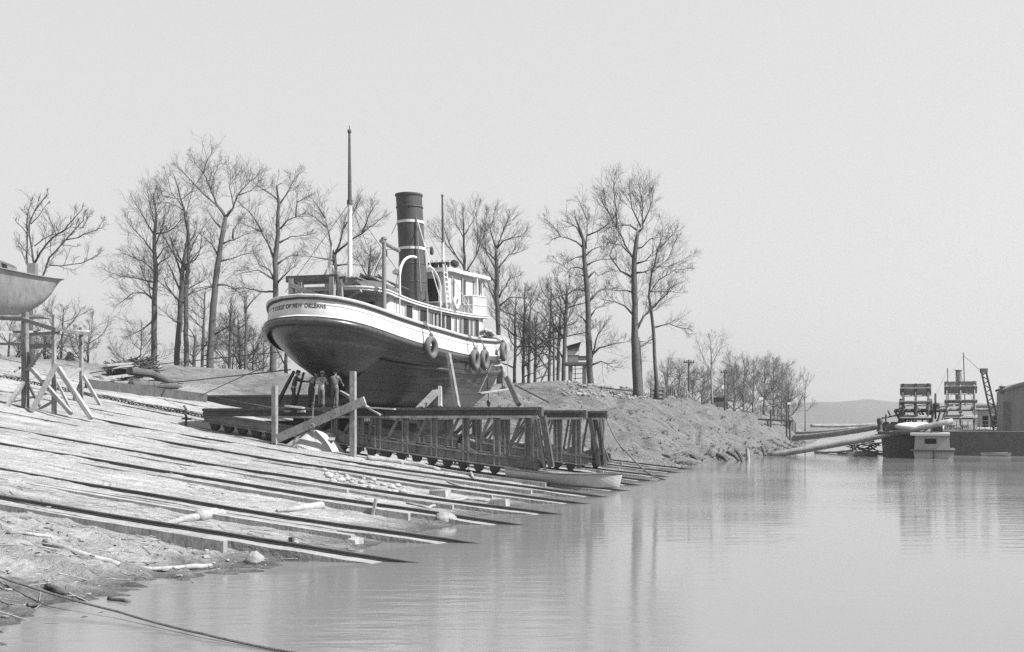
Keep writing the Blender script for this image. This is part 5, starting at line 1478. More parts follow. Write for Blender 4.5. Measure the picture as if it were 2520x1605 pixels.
def tree(lab, Y, trunk, limbs, group='bare trees along the bank', scale=1.0, auto=0, density=1.0, L1=2.6, base_px=None, m='bark', tw='twig', r_twig=.021, mx=3, spread=.5, auto_from=.35, twup=.05, autoL=4.0, kids=(0, 5, 4, 0)):
    """trunk: [(px, py, half-width px)], from the base up. limbs: lists of px points starting on the trunk."""
    P = [at(x, y, Y) for x, y, r in trunk]; R_ = [1.08 * r * Y / F for x, y, r in trunk]
    gz = gxy(P[0].x, P[0].y)
    base = Vector((P[0].x, P[0].y, gz - .3))
    r = thing('tree', lab, 'tree', Vector((P[0].x, P[0].y, gz)), group)
    tb, cb = MB(), MB()
    tp = [base] + P if P[0].z > gz else [base] + [p for p in P if p.z > gz + .3]
    rr = [R_[0] * 1.5] + R_[-(len(tp) - 1):]
    # refine with slight waver
    def refine(pts, rad, step, wav):
        o, q = [], []
        for i in range(len(pts) - 1):
            n = max(1, int((pts[i+1] - pts[i]).length / step))
            for k in range(n):
                t = k / n; o.append(pts[i].lerp(pts[i+1], t) + (rv3() * wav if (i or k) else Vector((0,0,0)))); q.append(lerp(rad[i], rad[i+1], t) * TR.uniform(.94, 1.06))
        o.append(pts[-1]); q.append(rad[-1]); return o, q
    o, q = refine(tp, rr, .9, .05)
    tb.tube(o, q, 10)
    axes = [(o, q, True)]
    for lb in limbs:
        rad0 = None
        if isinstance(lb[0], (int, float)): rad0, lb = lb[0], lb[1:]
        s = TR.uniform(-spread, spread); p0 = at(lb[0][0], lb[0][1], Y)
        # snap the root to the trunk
        near = min(range(len(o)), key=lambda i: (o[i] - p0).length)
        dep = o[near].y - Y; pts = []
        acc = 0
        for i, (x, y) in enumerate(lb):
            if i: acc += math.hypot(x - lb[i-1][0], y - lb[i-1][1]) * Y / F
            pts.append(at(x, y, Y + dep + s * acc))
        ra = (rad0 * Y / F * .8) if rad0 else min(q[near] * .5, .11)
        lo, lq = refine(pts, [lerp(ra, .02, (i / (len(pts) - 1)) ** .7) for i in range(len(pts))], .5, .045)
        tb.tube(lo, lq, 6); axes.append((lo, lq, False))
    H = sum((o[i+1] - o[i]).length for i in range(len(o) - 1))
    for k in range(auto):
        t = auto_from + (1 - auto_from) * (k + TR.random()) / auto; i = min(len(o) - 2, int(t * (len(o) - 1)))
        a = TR.uniform(0, 2*PI); d = Vector((math.cos(a), math.sin(a), TR.uniform(.15, .8))).normalized()
        L = autoL * TR.uniform(.7, 1.25) * (1.15 - .55 * (t - auto_from) / (1 - auto_from)); n = 5; pts = [o[i]]
        for j in range(n):
            d = (d + rv3() * .28 + ZD * .10).normalized(); pts.append(pts[-1] + d * L / n)
        lq = [lerp(min(q[i] * .5, .09), .025, j / n) for j in range(n + 1)]
        tb.tube(pts, lq, 5); axes.append((pts, lq, False))
    # small branches and twigs
    for pts, rad, istrunk in axes:
        L = 0; nxt = TR.uniform(.3, 1.0); tot = sum((pts[i+1] - pts[i]).length for i in range(len(pts) - 1))
        start = tot * (.5 if istrunk else .18)
        for i in range(len(pts) - 1):
            sl_ = (pts[i+1] - pts[i]).length; d = (pts[i+1] - pts[i]).normalized()
            while L + sl_ > max(nxt, start):
                if nxt < start: nxt = start
                p = pts[i].lerp(pts[i+1], (nxt - L) / sl_)
                ax = d.cross(rv3())
                nd = (Quaternion(ax.normalized(), TR.uniform(.45, 1.05)) @ d + ZD * .22).normalized()
                f = nxt / tot
                grow(cb, p, nd, 1.1 * L1 * TR.uniform(.45, 1.2) * (1.1 - .76 * f), min(r_twig, rad[i] * .6), 1, mx, twup, kids)
                nxt += TR.uniform(.22, .52) / density
            L += sl_
        for _ in range(1): grow(cb, pts[-1], ((pts[-1] - pts[-2]).normalized() + rv3() * .4).normalized(), L1 * .22, min(r_twig, rad[-1]), 1, mx, twup, kids)
    tb.build('trunk', M[m], r, smooth=True); cb.build('crown', M[tw], r)
    return r
def Z1(pts, s=.3782, ox=240, oy=340): return [(ox + x * s, oy + y * s) for x, y in pts]
def Z1t(pts, s=.3782, ox=240, oy=340): return [(ox + x * s, oy + y * s, r * s) for x, y, r in pts]
YA = 104
tree("tall bare tree standing at the open end of the grove, upright and bushy", YA, Z1t([(365, 1470, 18), (372, 1150, 16), (376, 850, 14), (370, 620, 10), (385, 500, 6), (362, 360, 3)]),
     [Z1([(372, 940), (320, 930), (240, 912), (150, 900), (60, 865)]), Z1([(374, 760), (300, 660), (240, 600), (190, 540)]), Z1([(372, 640), (290, 500), (230, 400)]), Z1([(380, 790), (430, 720), (480, 690)]),
      Z1([(372, 1060), (310, 1010), (230, 1010), (140, 1080)]), Z1([(374, 700), (430, 560), (440, 470)]), Z1([(380, 880), (300, 800), (170, 750)]), Z1([(372, 560), (340, 420), (320, 310)]), Z1([(370, 1180), (300, 1240), (200, 1290)])], auto=5, L1=2.9, density=1.25)
tree("slender bare tree with a dark leaning trunk, second in the grove", YA + 3, Z1t([(515, 1475, 17), (535, 1200, 16), (550, 900, 14), (580, 700, 8), (590, 560, 6)]),
     [Z1([(550, 900), (500, 760), (430, 640), (400, 560)]), Z1([(560, 860), (640, 760), (700, 690)]), Z1([(540, 1080), (450, 960), (420, 880)]), Z1([(545, 1000), (470, 840), (440, 780)])], auto=5, L1=2.4, density=.8)
tree("pale-barked bare tree with a forked top, third in the grove", YA, Z1t([(578, 1478, 15), (575, 1150, 14), (580, 900, 12), (600, 700, 9), (575, 520, 7), (545, 400, 5), (500, 250, 3)]),
     [Z1([(575, 520), (600, 400), (615, 330)]), Z1([(560, 450), (480, 350), (440, 220)]), Z1([(545, 400), (420, 380), (400, 300)]), Z1([(590, 760), (650, 640), (700, 560)]), Z1([(578, 1030), (640, 980), (740, 960)]), Z1([(560, 470), (500, 440), (430, 400)]), Z1([(585, 880), (510, 730), (440, 580)])], auto=2, L1=2.4, density=.85)
tree("tallest bare tree of the grove with a thick leaning trunk and wide forked crown", YA - 4, Z1t([(730, 1485, 22), (742, 1240, 20), (765, 950, 18), (790, 760, 16), (812, 620, 14), (832, 515, 12)]),
     [[4.0] + Z1([(832, 515), (780, 440), (700, 370), (640, 310), (575, 240), (520, 190)]), [4.2] + Z1([(826, 500), (770, 420), (730, 310), (690, 230), (640, 170), (612, 110)]), [4.6] + Z1([(838, 510), (880, 455), (920, 360), (990, 285), (1060, 230)]),
      [2.6] + Z1([(885, 440), (860, 320), (870, 210)]), [2.5] + Z1([(740, 330), (760, 240), (800, 150)]), Z1([(812, 690), (850, 668), (900, 655), (960, 625), (1010, 605)]), Z1([(880, 655), (880, 600), (910, 560)]), Z1([(800, 800), (860, 790), (940, 760), (1040, 745)]),
      Z1([(800, 580), (760, 540), (720, 480)]), Z1([(770, 960), (700, 980), (600, 1015)]), Z1([(790, 770), (740, 690), (700, 650)]), [2.4] + Z1([(920, 370), (1000, 340), (1080, 250)]), Z1([(765, 955), (830, 955), (900, 985), (945, 1030)]), Z1([(760, 1280), (850, 1230), (930, 1210)]), [2.2] + Z1([(690, 230), (700, 170), (740, 100)])], L1=2.7, density=1.1)
tree("bare tree with a broken bent top spike and arching side limbs, beside the tug's stern", YA - 2, Z1t([(1140, 1490, 19), (1150, 1200, 18), (1160, 950, 17), (1156, 790, 15), (1172, 620, 12), (1180, 430, 9), (1168, 312, 4), (1196, 292, 3)]),
     [[4.2] + Z1([(1150, 790), (1110, 690), (1070, 610), (1000, 580), (950, 560)]), [3.6] + Z1([(1190, 590), (1235, 535), (1300, 507), (1362, 510)]), [3] + Z1([(1185, 430), (1240, 350), (1285, 270), (1320, 220)]), Z1([(1172, 400), (1110, 350), (1045, 310)]), Z1([(1150, 920), (1120, 860), (1050, 820), (1035, 780)]),
      Z1([(1150, 1000), (1060, 1000), (960, 975), (850, 980)]), Z1([(1185, 680), (1260, 640), (1380, 630)]), Z1([(1170, 820), (1240, 770), (1320, 760)]), Z1([(1070, 610), (1010, 500), (940, 440)]), Z1([(1290, 510), (1300, 420), (1380, 370)]), Z1([(1165, 950), (1230, 880), (1290, 830)]), Z1([(1150, 920), (1050, 860), (930, 880)])], L1=2.6, density=1.1)
tree("broad bare tree rising behind the tug's white mast", YA + 4, Z1t([(1520, 1495, 16), (1535, 1100, 15), (1545, 880, 14), (1540, 760, 12)]),
     [[4.2] + Z1([(1540, 770), (1510, 650), (1490, 560), (1465, 450)]), [4.2] + Z1([(1545, 760), (1575, 680), (1600, 590), (1612, 540)]), [3.8] + Z1([(1560, 740), (1640, 670), (1720, 620), (1800, 560), (1850, 520)]), Z1([(1490, 580), (1420, 520), (1370, 490)]), Z1([(1600, 590), (1660, 500), (1700, 420)]), Z1([(1720, 620), (1760, 520), (1800, 440)]), Z1([(1540, 800), (1450, 780), (1360, 770)]), Z1([(1550, 830), (1640, 820), (1740, 830)]), Z1([(1480, 520), (1440, 450), (1400, 400)])], L1=2.7, density=1.15)
tree("thin bare tree seen just aft of the smokestack", YA + 8, Z1t([(1720, 1495, 10), (1740, 1100, 9), (1760, 900, 7), (1780, 700, 4)]), [Z1([(1745, 1000), (1800, 850), (1850, 780)]), Z1([(1755, 900), (1700, 800), (1640, 760)])], auto=7, L1=2.4)
tree("dead snag with a flat broken top, in the middle of the grove", YA - 5, Z1t([(965, 1492, 10), (968, 1250, 9), (966, 1100, 8), (965, 1030, 8)]), [Z1([(966, 1040), (985, 1020)]), Z1([(966, 1040), (935, 1030)]), Z1([(970, 1110), (1010, 1050), (1060, 1010)])], L1=1.4, density=.6)
for i, (x, lean, top, lab) in enumerate(((680, 20, 1000, "slim young tree between the pale-barked tree and the tallest tree"), (858, 8, 1100, "slim young tree just past the tallest tree's trunk"), (930, -15, 1180, "slim sapling leaning by the dead snag"), (1225, 5, 1050, "slim young tree by the tug's counter"), (630, 10, 1280, "low forked sapling beside the pale-barked tree"))):
    tree(lab, YA + 6 + 2 * i, Z1t([(x, 1480, 10), (x + lean * .5, 1300, 8), (x + lean, top, 4)]), [], auto=9, L1=2.2, autoL=3.2, auto_from=.2)
for i, (x, y) in enumerate(((280, 1440), (880, 1470), (1010, 1470), (1080, 1475))):
    tree(["low bare brush at the open edge of the grove", "low bare brush beneath the tallest tree", "low bare brush between the snag and the tug", "low bare brush close by the tug's stern"][i], YA + 12, Z1t([(x, y, 4), (x + 5, y - 120, 3), (x + 8, y - 230, 2)]), [], auto=10, L1=1.8, autoL=3.6, auto_from=.05, density=1.0)
def Z2(pts): return Z1(pts, .3782, 1040, 400)
def Z2t(pts): return Z1t(pts, .3782, 1040, 400)
YB = 98
tree("thin pale-stemmed tree with straight rising stems behind the pilothouse", YB + 4, Z2t([(290, 1420, 12), (280, 1000, 10), (275, 690, 8), (268, 480, 6), (262, 330, 3)]), [[3] + Z2([(275, 690), (215, 600), (170, 520), (140, 420)]), [3] + Z2([(280, 720), (350, 600), (400, 470), (420, 330)]), Z2([(270, 500), (220, 400), (205, 280)]), Z2([(268, 480), (330, 380), (370, 280)]), Z2([(210, 600), (120, 500), (60, 440)]), Z2([(350, 600), (360, 480), (350, 360)])], L1=2.3, density=.9, twup=.15)
tree("dark thick-trunked bare tree just beyond the tug's bow", YB + 2, Z2t([(500, 1400, 16), (490, 1100, 15), (482, 850, 14), (482, 700, 12), (478, 545, 7)]), [[3.4] + Z2([(482, 560), (520, 510), (590, 490), (660, 480)]), Z2([(482, 700), (560, 600), (640, 580)]), [3.4] + Z2([(495, 880), (545, 800), (560, 760), (620, 740)]), Z2([(480, 640), (420, 580), (390, 540), (410, 440)]), [3] + Z2([(478, 560), (440, 440), (470, 330)]), Z2([(485, 800), (420, 700), (380, 640)]), Z2([(490, 940), (570, 880), (680, 880)]), Z2([(478, 560), (540, 420), (560, 350)])], auto=4, L1=2.6, density=1.2, twup=.12)
for i, (x, yb, top, lab) in enumerate(((597, 1405, 860, "first of the slim trees between the bow and the watch hut"), (655, 1408, 820, "slim tree with a low drooping limb, behind the painter"), (690, 1400, 900, "slim grey tree standing close behind the drooping-limbed tree"), (825, 1425, 820, "slim tree just before the telegraph pole"), (730, 1410, 1000, "low thin tree in the gap before the telegraph pole"))):
    tree(lab, YB + 4 + i, Z2t([(x, yb, 10), (x + 4, (yb + top) / 2, 8), (x + 12, top, 3)]), [Z2([(x, 1395), (x + 90, 1360), (x + 160, 1320)])] if i == 1 else [], auto=10, L1=1.9, autoL=3.4, auto_from=.22, twup=.1, density=.62)
tree("bare tree with twisting upper limbs, between the telegraph pole and the watch hut", YB, Z2t([(915, 1430, 13), (925, 1150, 12), (935, 950, 10), (940, 800, 6)]), [Z2([(930, 1000), (880, 920), (840, 850), (825, 790)]), Z2([(935, 930), (900, 830), (860, 740)]), Z2([(940, 860), (960, 780), (950, 700), (880, 650), (840, 640)]), Z2([(930, 1050), (980, 960), (1000, 900)]), Z2([(925, 1140), (860, 1080), (815, 1060)])], auto=5, L1=2.3)
tree("dark second trunk standing close behind the telegraph pole", YB + 3, Z2t([(880, 1425, 11), (890, 1150, 10), (905, 950, 6)]), [], auto=8, L1=2.2)
tree("tall bare tree with two broken spikes and short arching limbs, next to the watch hut", YB - 8, Z2t([(1090, 1425, 21), (1083, 1200, 19), (1078, 1000, 17), (1066, 800, 15), (1052, 620, 13), (1042, 500, 10), (1018, 420, 7), (991, 350, 4)]),
     [[4] + Z2([(1062, 560), (1070, 470), (1072, 320)]), [3.4] + Z2([(1042, 552), (1000, 515), (950, 495), (900, 483), (850, 500), (830, 515)]), Z2([(900, 483), (850, 420), (800, 370)]), [3.4] + Z2([(1068, 670), (1110, 645), (1160, 632), (1228, 632)]), [3] + Z2([(1064, 605), (1100, 570), (1150, 548), (1205, 545)]),
      [3] + Z2([(1072, 475), (1130, 450), (1190, 415), (1230, 370)]), [2.6] + Z2([(1055, 700), (1010, 682), (965, 690), (945, 715)]), [2.6] + Z2([(1058, 745), (1020, 728), (985, 740)]), [2.6] + Z2([(1066, 840), (1020, 826), (975, 832), (945, 858)]), Z2([(1078, 750), (1120, 710), (1140, 740), (1200, 715)]),
      [3] + Z2([(1090, 1005), (1125, 960), (1165, 930)]), Z2([(1072, 1050), (1040, 1010), (1000, 985)]), Z2([(1085, 900), (1150, 830), (1240, 820)]), Z2([(1048, 610), (1000, 620), (960, 640)]), Z2([(1072, 380), (1040, 300), (1020, 250)]), Z2([(1095, 1260), (1150, 1210), (1240, 1180), (1320, 1170)]), Z2([(1095, 1290), (1140, 1120), (1190, 1050)]), Z2([(1040, 500), (1000, 420), (940, 390)]), Z2([(1095, 1320), (1160, 1290), (1230, 1330)])], L1=2.0, density=.95)
tree("great bare tree with a thick dark trunk and tall forked crown on the bank edge", YB - 6, Z2t([(1402, 1478, 30), (1388, 1300, 25), (1382, 1080, 21), (1378, 850, 18), (1380, 630, 15), (1392, 500, 12), (1402, 450, 10)]),
     [[4] + Z2([(1378, 640), (1340, 580), (1300, 490), (1260, 430), (1215, 330), (1180, 230)]), [4.6] + Z2([(1402, 455), (1432, 425), (1432, 330), (1400, 220)]), [3.6] + Z2([(1395, 440), (1345, 408), (1280, 410), (1200, 425)]), [5] + Z2([(1396, 1080), (1440, 1000), (1510, 940), (1560, 880)]), Z2([(1368, 750), (1290, 705), (1215, 610), (1250, 530)]),
      Z2([(1365, 985), (1310, 930), (1250, 905), (1160, 890)]), [3] + Z2([(1260, 430), (1260, 300), (1240, 180), (1245, 110)]), [3] + Z2([(1432, 400), (1480, 300), (1500, 220)]), [3] + Z2([(1420, 420), (1360, 300), (1340, 160)]), Z2([(1390, 560), (1430, 550), (1480, 500), (1560, 485)]), Z2([(1385, 660), (1450, 640), (1530, 560)]), Z2([(1380, 850), (1330, 830), (1230, 830)]), Z2([(1432, 380), (1430, 260), (1410, 160)]), Z2([(1215, 330), (1180, 280), (1150, 200)]), Z2([(1350, 590), (1290, 540), (1200, 520)]), Z2([(1380, 720), (1440, 710), (1500, 690)])], L1=2.6, density=1.2, twup=.1)
tree("slim leaning bare tree beside the great tree, limbs spread toward the river", YB - 5, Z2t([(1520, 1442, 13), (1512, 1250, 11), (1505, 1080, 10), (1488, 950, 9), (1470, 870, 7), (1490, 720, 5), (1530, 580, 4), (1560, 480, 2.5)]),
     [[3] + Z2([(1515, 1072), (1560, 1060), (1600, 1052), (1660, 1070), (1720, 1085)]), Z2([(1490, 950), (1540, 900), (1570, 880), (1640, 800)]), Z2([(1472, 860), (1540, 760), (1640, 700), (1720, 690)]), Z2([(1490, 720), (1600, 620), (1650, 500)]), Z2([(1475, 840), (1580, 840), (1680, 850)]), Z2([(1530, 580), (1600, 500), (1640, 450)]), Z2([(1500, 680), (1600, 680), (1760, 600)]), Z2([(1560, 480), (1560, 420), (1550, 370)]), Z2([(1510, 1140), (1450, 1175), (1420, 1190)])], L1=2.4, density=1.15)
tree("broken pale stub of a trunk close behind the great tree", YB - 4, Z2t([(1422, 1475, 10), (1418, 1300, 9), (1412, 1160, 6)]), [Z2([(1415, 1165), (1460, 1168)]), Z2([(1418, 1200), (1470, 1175)])], L1=1.2, density=.4)
def Z3(pts): return Z1(pts, .2907, 1400, 800)
def Z3t(pts): return Z1t(pts, .2907, 1400, 800)
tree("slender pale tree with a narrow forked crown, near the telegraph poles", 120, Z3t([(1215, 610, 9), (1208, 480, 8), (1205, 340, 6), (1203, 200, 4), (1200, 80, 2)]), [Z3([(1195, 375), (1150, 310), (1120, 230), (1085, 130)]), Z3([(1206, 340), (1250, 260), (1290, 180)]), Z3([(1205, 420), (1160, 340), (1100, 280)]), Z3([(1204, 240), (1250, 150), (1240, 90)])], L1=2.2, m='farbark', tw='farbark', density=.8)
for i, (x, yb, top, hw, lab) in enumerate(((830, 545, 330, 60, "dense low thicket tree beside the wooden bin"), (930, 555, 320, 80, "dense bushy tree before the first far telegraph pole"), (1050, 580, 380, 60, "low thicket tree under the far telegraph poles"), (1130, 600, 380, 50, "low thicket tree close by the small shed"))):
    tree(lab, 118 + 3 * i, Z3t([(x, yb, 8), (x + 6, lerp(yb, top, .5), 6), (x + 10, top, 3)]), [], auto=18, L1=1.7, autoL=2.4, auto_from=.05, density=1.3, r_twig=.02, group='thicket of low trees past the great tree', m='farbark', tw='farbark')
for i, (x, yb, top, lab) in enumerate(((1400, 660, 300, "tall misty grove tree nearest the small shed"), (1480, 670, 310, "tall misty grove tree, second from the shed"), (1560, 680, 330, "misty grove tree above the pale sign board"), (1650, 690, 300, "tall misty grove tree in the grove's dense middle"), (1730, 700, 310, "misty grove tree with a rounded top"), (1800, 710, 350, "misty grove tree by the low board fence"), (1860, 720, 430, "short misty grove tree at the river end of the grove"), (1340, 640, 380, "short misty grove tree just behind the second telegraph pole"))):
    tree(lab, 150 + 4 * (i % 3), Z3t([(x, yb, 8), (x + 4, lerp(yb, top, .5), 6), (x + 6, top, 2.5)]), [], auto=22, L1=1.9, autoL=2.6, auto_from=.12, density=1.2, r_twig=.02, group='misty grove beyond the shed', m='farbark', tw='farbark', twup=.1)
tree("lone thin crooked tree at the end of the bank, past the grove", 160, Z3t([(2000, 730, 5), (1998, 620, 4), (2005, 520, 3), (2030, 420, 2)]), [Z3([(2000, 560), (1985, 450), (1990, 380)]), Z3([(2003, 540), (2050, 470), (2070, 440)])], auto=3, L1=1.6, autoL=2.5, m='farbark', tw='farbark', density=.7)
def Z6(pts, s=.176, ox=0, oy=430): return Z1(pts, s, ox, oy)
tree("bare tree with several curving stems behind the boat on the scaffold", 66, [(76, 905, 7), (76, 840, 7), (72, 740, 6.5), (80, 680, 5)],
     [[3.6] + [(80, 690), (70, 665)] + Z6([(365, 1150), (385, 850), (380, 640), (400, 520), (430, 390)]), [3.8] + [(82, 690)] + Z6([(485, 1300), (450, 1050), (415, 830), (410, 680), (500, 480), (640, 310), (660, 260)]), [3.4] + Z6([(490, 1230), (560, 1100), (660, 960), (780, 860), (900, 790), (970, 690), (1080, 570), (1150, 480)]), [3.6] + [(85, 720)] + Z6([(620, 1370), (690, 1160), (860, 980), (960, 870), (1080, 730), (1170, 640), (1180, 560)]),
      [2] + Z6([(690, 1265), (860, 1268), (1130, 1242), (1270, 1180), (1400, 1100)]), [2] + Z6([(930, 910), (1080, 885), (1200, 820), (1350, 770), (1430, 660)]), [1.8] + Z6([(480, 1000), (600, 890), (720, 840), (860, 810), (980, 740), (1050, 740)]), [1.6] + Z6([(790, 850), (730, 720), (670, 570)]), [1.5] + Z6([(430, 690), (540, 600), (640, 430)]), [1.5] + Z6([(375, 830), (310, 730), (230, 670)]), [1.5] + Z6([(1080, 730), (1160, 740), (1250, 570)]), [1.2] + Z6([(870, 985), (980, 990), (1060, 1010)])], L1=1.25, density=.75, spread=.3, group='bare trees at the slip top', twup=.1)
for i, (x, yb, top, lab) in enumerate(((20, 890, 800, "small spindly tree at the crest behind the scaffold's near leg"), (150, 890, 760, "small spreading tree at the crest, framed by the scaffold posts"), (215, 890, 800, "small thin tree at the crest just past the scaffold"), (110, 885, 830, "low shrubby tree at the crest under the boat"))):
    tree(lab, 84, [(x, yb, 2.6), (x + 3, lerp(yb, top, .5), 2), (x + 6, top, 1)], [], auto=10, L1=1.8, autoL=3.0, auto_from=.1, density=.8, group='bare trees at the slip top')
p = at(172, 892, 84); p.z = gxy(p.x, p.y) 
b = MB()
for k in range(1400):
    h_ = TR.random(); a = TR.uniform(0, 2*PI); rr = .42 * (1 - h_ ** 1.6) ** .6 * TR.uniform(.75, 1.05); c0 = p + Vector((math.cos(a) * rr, math.sin(a) * rr, .05 + 1.15 * h_))
    e = rv3() * .09; f = rv3() * .09; b.add([c0, c0 + e, c0 + f], [(0, 1, 2)])
sh = thing('shrub', "small dark clipped evergreen on the crest between scaffold posts", 'shrub', p); b.build('foliage', M['bush'], sh)
b = MB(); b.tube([p - ZD*.2, p + ZD * .5], .04, 6); b.build('stem', M['bark'], sh)
# ================================================================ the boat on the scaffold
YS_ = 44.5
def foot(px, py):
    p = drop(px, py, 30); return p
sc_ = thing('scaffold', "tall weathered timber scaffold with pale slanting braces holding up a boat", 'scaffold', foot(133, 1012))
def sb(p, q, w_, m, part, r=None, hh=None):
    b = MB(); b.beam(p, q, w_, hh or w_, ZD if abs((q - p).z) < .5 * (q - p).length else UD, jit=.01); return b.build(part, M[m], sc_)
def leg(px, py, ptop, w_, m, Y=None, dx=0):
    p = foot(px, py); t = at(px + dx, ptop, p.y); sb(p - ZD * .2, t, w_, m, 'leg'); return p, t
lp = [leg(62, 1004, 768, .21, 'steel'), leg(133, 1020, 775, .13, 'wood'), leg(200, 990, 806, .13, 'wood')]
lp.append(leg(-40, 1012, 768, .24, 'wood'))
Y1, Y2, Y3 = lp[0][0].y, lp[1][0].y, lp[2][0].y
for (x0, y0, x1, y1, m, ya, yb, w_) in ((140, 895, 78, 1012, 'pale', Y2 - .3, Y2 - .6, .2), (143, 905, 226, 1030, 'pale', Y2 - .2, Y2 - .5, .2), (205, 925, 253, 1008, 'pale', Y3 - .2, Y3 - .4, .17), (198, 908, 135, 950, 'pale', Y3 - .25, Y2 + .5, .15), (75, 905, 175, 1018, 'pale', Y1 - .2, Y2 - 1.0, .18), (60, 940, 15, 1004, 'pale', Y1 - .2, Y1 - .6, .18), (140, 940, 176, 1012, 'tim', Y2 + .3, Y2 - .1, .12), (198, 940, 176, 995, 'tim', Y3 + .2, Y3, .1), (106, 858, 68, 912, 'wood', Y1 + .2, Y1 - .2, .14), (64, 935, 97, 1000, 'dark', Y1 + .3, Y1, .1), (50, 905, 36, 915, 'wood', Y1, Y1 - .3, .1)):
    sb(at(x0, y0, ya), at(x1, y1, yb), w_ * .78, m, 'brace')
for (x0, y0, x1, y1, m, ya, yb, w_, hh) in ((-60, 780, 60, 786, 'steel', 45, Y1 - .25, .14, .15), (55, 786, 140, 812, 'steel', Y1 - .25, Y2 - .22, .14, .15), (135, 812, 215, 822, 'steel', Y2 - .22, Y3 - .2, .14, .13), (-60, 818, 218, 815, 'pale', Y1 + .3, Y3 + .2, .12, .1), (70, 853, 134, 850, 'steel', Y1 + .2, Y2 + .2, .12, .16), (-60, 845, 70, 848, 'tim', Y1 + .6, Y1 + .2, .1, .1), (75, 823, 150, 818, 'steel', Y1 + .1, Y2 + .1, .1, .12)):
    sb(at(x0, y0, ya), at(x1, y1, yb), w_, m, 'crossbeam', hh=hh)
by = 45.6; zb0 = at(30, 782, by).z
sb(at(-50, 778, by), at(120, 781, by), .9, 'wood', 'deck_board', hh=.08)
sb(at(-50, 778, by + 1.2), at(120, 781, by + 1.2), .9, 'wood', 'deck_board', hh=.08)
bt = thing('motorboat', "grey-hulled wooden boat with pale bow lettering, resting high on the scaffold", 'boat', at(30, 776, by + .6))
BX = lambda px: at(px, 776, by + .6)
bowp = at(141, 690, by + .6); xb = bowp.x; zt = at(60, 662, by + .6).z; zk_ = zb0 + .05
rows = []
for i in range(22):
    t = i / 21; x = xb - 6.2 * t
    wv = 1.25 * (1 - (1 - t) ** 2.4) ** .8 + .02 if t < .6 else 1.25 * (1 - (.0)) * (1 - .15 * (t - .6))
    keel = bowp.z + interp([(0, -.17), (.03, -.5), (.06, -.72), (.11, -1.0), (.16, -1.22), (.22, -1.38), (.34, zk_ - bowp.z), (1, zk_ - bowp.z)], t)
    top = lerp(bowp.z + .05, zt, sstep(0, .5, t))
    r = []
    for k in range(-8, 9):
        a = abs(k) / 8; r.append(Vector((x + .25 * (a ** 2) * (1 - t) * (1 if t < .5 else .3), by + .6 + (wv * a ** .6) * (1 if k > 0 else -1), lerp(keel, top, a ** 1.6))))
    rows.append(r)
b = MB(); b.grid(rows); b.add([r[0] for r in rows] + [r[-1] for r in rows], [(i, i+1, 22+i+1, 22+i) for i in range(21)]); bh = b.build('hull', mat('pale_grey_boat_paint', .26, .5, .2, 1.2, .05, 16, streak=.3), bt, smooth=True); smooth_by_angle(bh, 45)
b = MB(); b.tube([r[0] + Vector((0, -.03, 0)) for r in rows], .04, 6); b.tube([r[-1] + Vector((0, .03, 0)) for r in rows], .04, 6); b.build('gunwale', M['greyp'], bt)
b = MB(); c0 = at(10, 655, by + .6); b.box(Vector((c0.x - 1.6, by + .6, zt + .05)), Vector((1, 0, 0)), Vector((0, 1, 0)), ZD, 3.6, 1.5, .3); b.beam(Vector((c0.x - .1, by + .1, zt + .3)), Vector((c0.x + .55, by + .2, zt + .06)), .5, .08)
b.build('cabin', M['greyp'], bt)
b = MB(); b.box(at(80, 662, by + .9), Vector((1, 0, 0)), Vector((0, 1, 0)), ZD, .35, .3, .45); b.build('hatch', M['greyp'], bt)

# ================================================================ lumber, logs and brush at the head of the slip
def ground_beam(x0, y0, x1, y1, w_, h_, lab, m='wood', group=None, lift=0.0, name='timber_beam', cat='timber'):
    p, q = drop(x0, y0, 30), drop(x1, y1, 30); b = MB()
    b.beam(p + ZD * (h_/2 + lift), q + ZD * (h_/2 + lift), w_, h_, jit=.015)
    return tag(b.build(name, M[m]), lab, cat, group)
p, q = drop(212, 955, 30), drop(506, 990, 30); b = MB(); b.beam(p + ZD*.22, q + ZD*.22, .4, .52, jit=.02); tag(b.build('timber_beam', M['bark']), "massive grey timber baulk running along the slip to the wedge cradle", 'timber')
PG = 'lumber piled by the head of the slip'
for i, (x0, y0, x1, y1, w_, h_, dz, m, lab) in enumerate(((248, 932, 392, 922, .3, .18, .55, 'pale', "long pale board on top of the lumber pile"), (250, 944, 350, 930, .25, .14, .22, 'pale', "pale board slanting low in the lumber pile"), (300, 945, 375, 936, .22, .14, .0, 'pale', "short pale board at the bottom of the lumber pile"), (260, 935, 330, 926, .2, .12, .8, 'pale', "pale board set back on the lumber pile"))):
    ground_beam(x0, y0, x1, y1, w_, h_, lab, m, PG, dz)
for i, (x0, y0, x1, y1, r_, lab) in enumerate(((318, 944, 420, 950, .25, "thick sawn log with a dark end, upper of the log pair"), (322, 958, 435, 960, .22, "thick sawn log, lower of the log pair"))):
    p, q = drop(x0, y0, 30), drop(x1, y1, 30); b = MB(); b.tube([p + ZD * r_ * 1.2 + Vector((0, 0, .45 if i == 0 else 0)), lerp(p, q, .5) + ZD * r_ * 1.2 + Vector((0, 0, .4 if i == 0 else 0)), q + ZD * r_], [r_, r_ * .97, r_ * .85], 12)
    tag(b.build('sawn_log', M['bark'], smooth=False), lab, 'log', 'sawn logs beside the slip')
for (x0, y0, x1, y1, lab) in ((405, 938, 445, 955, "dark plank leaning off the log pair"), (395, 962, 440, 966, "dark plank lying below the log pair")): ground_beam(x0, y0, x1, y1, .25, .1, lab, 'dark', PG)
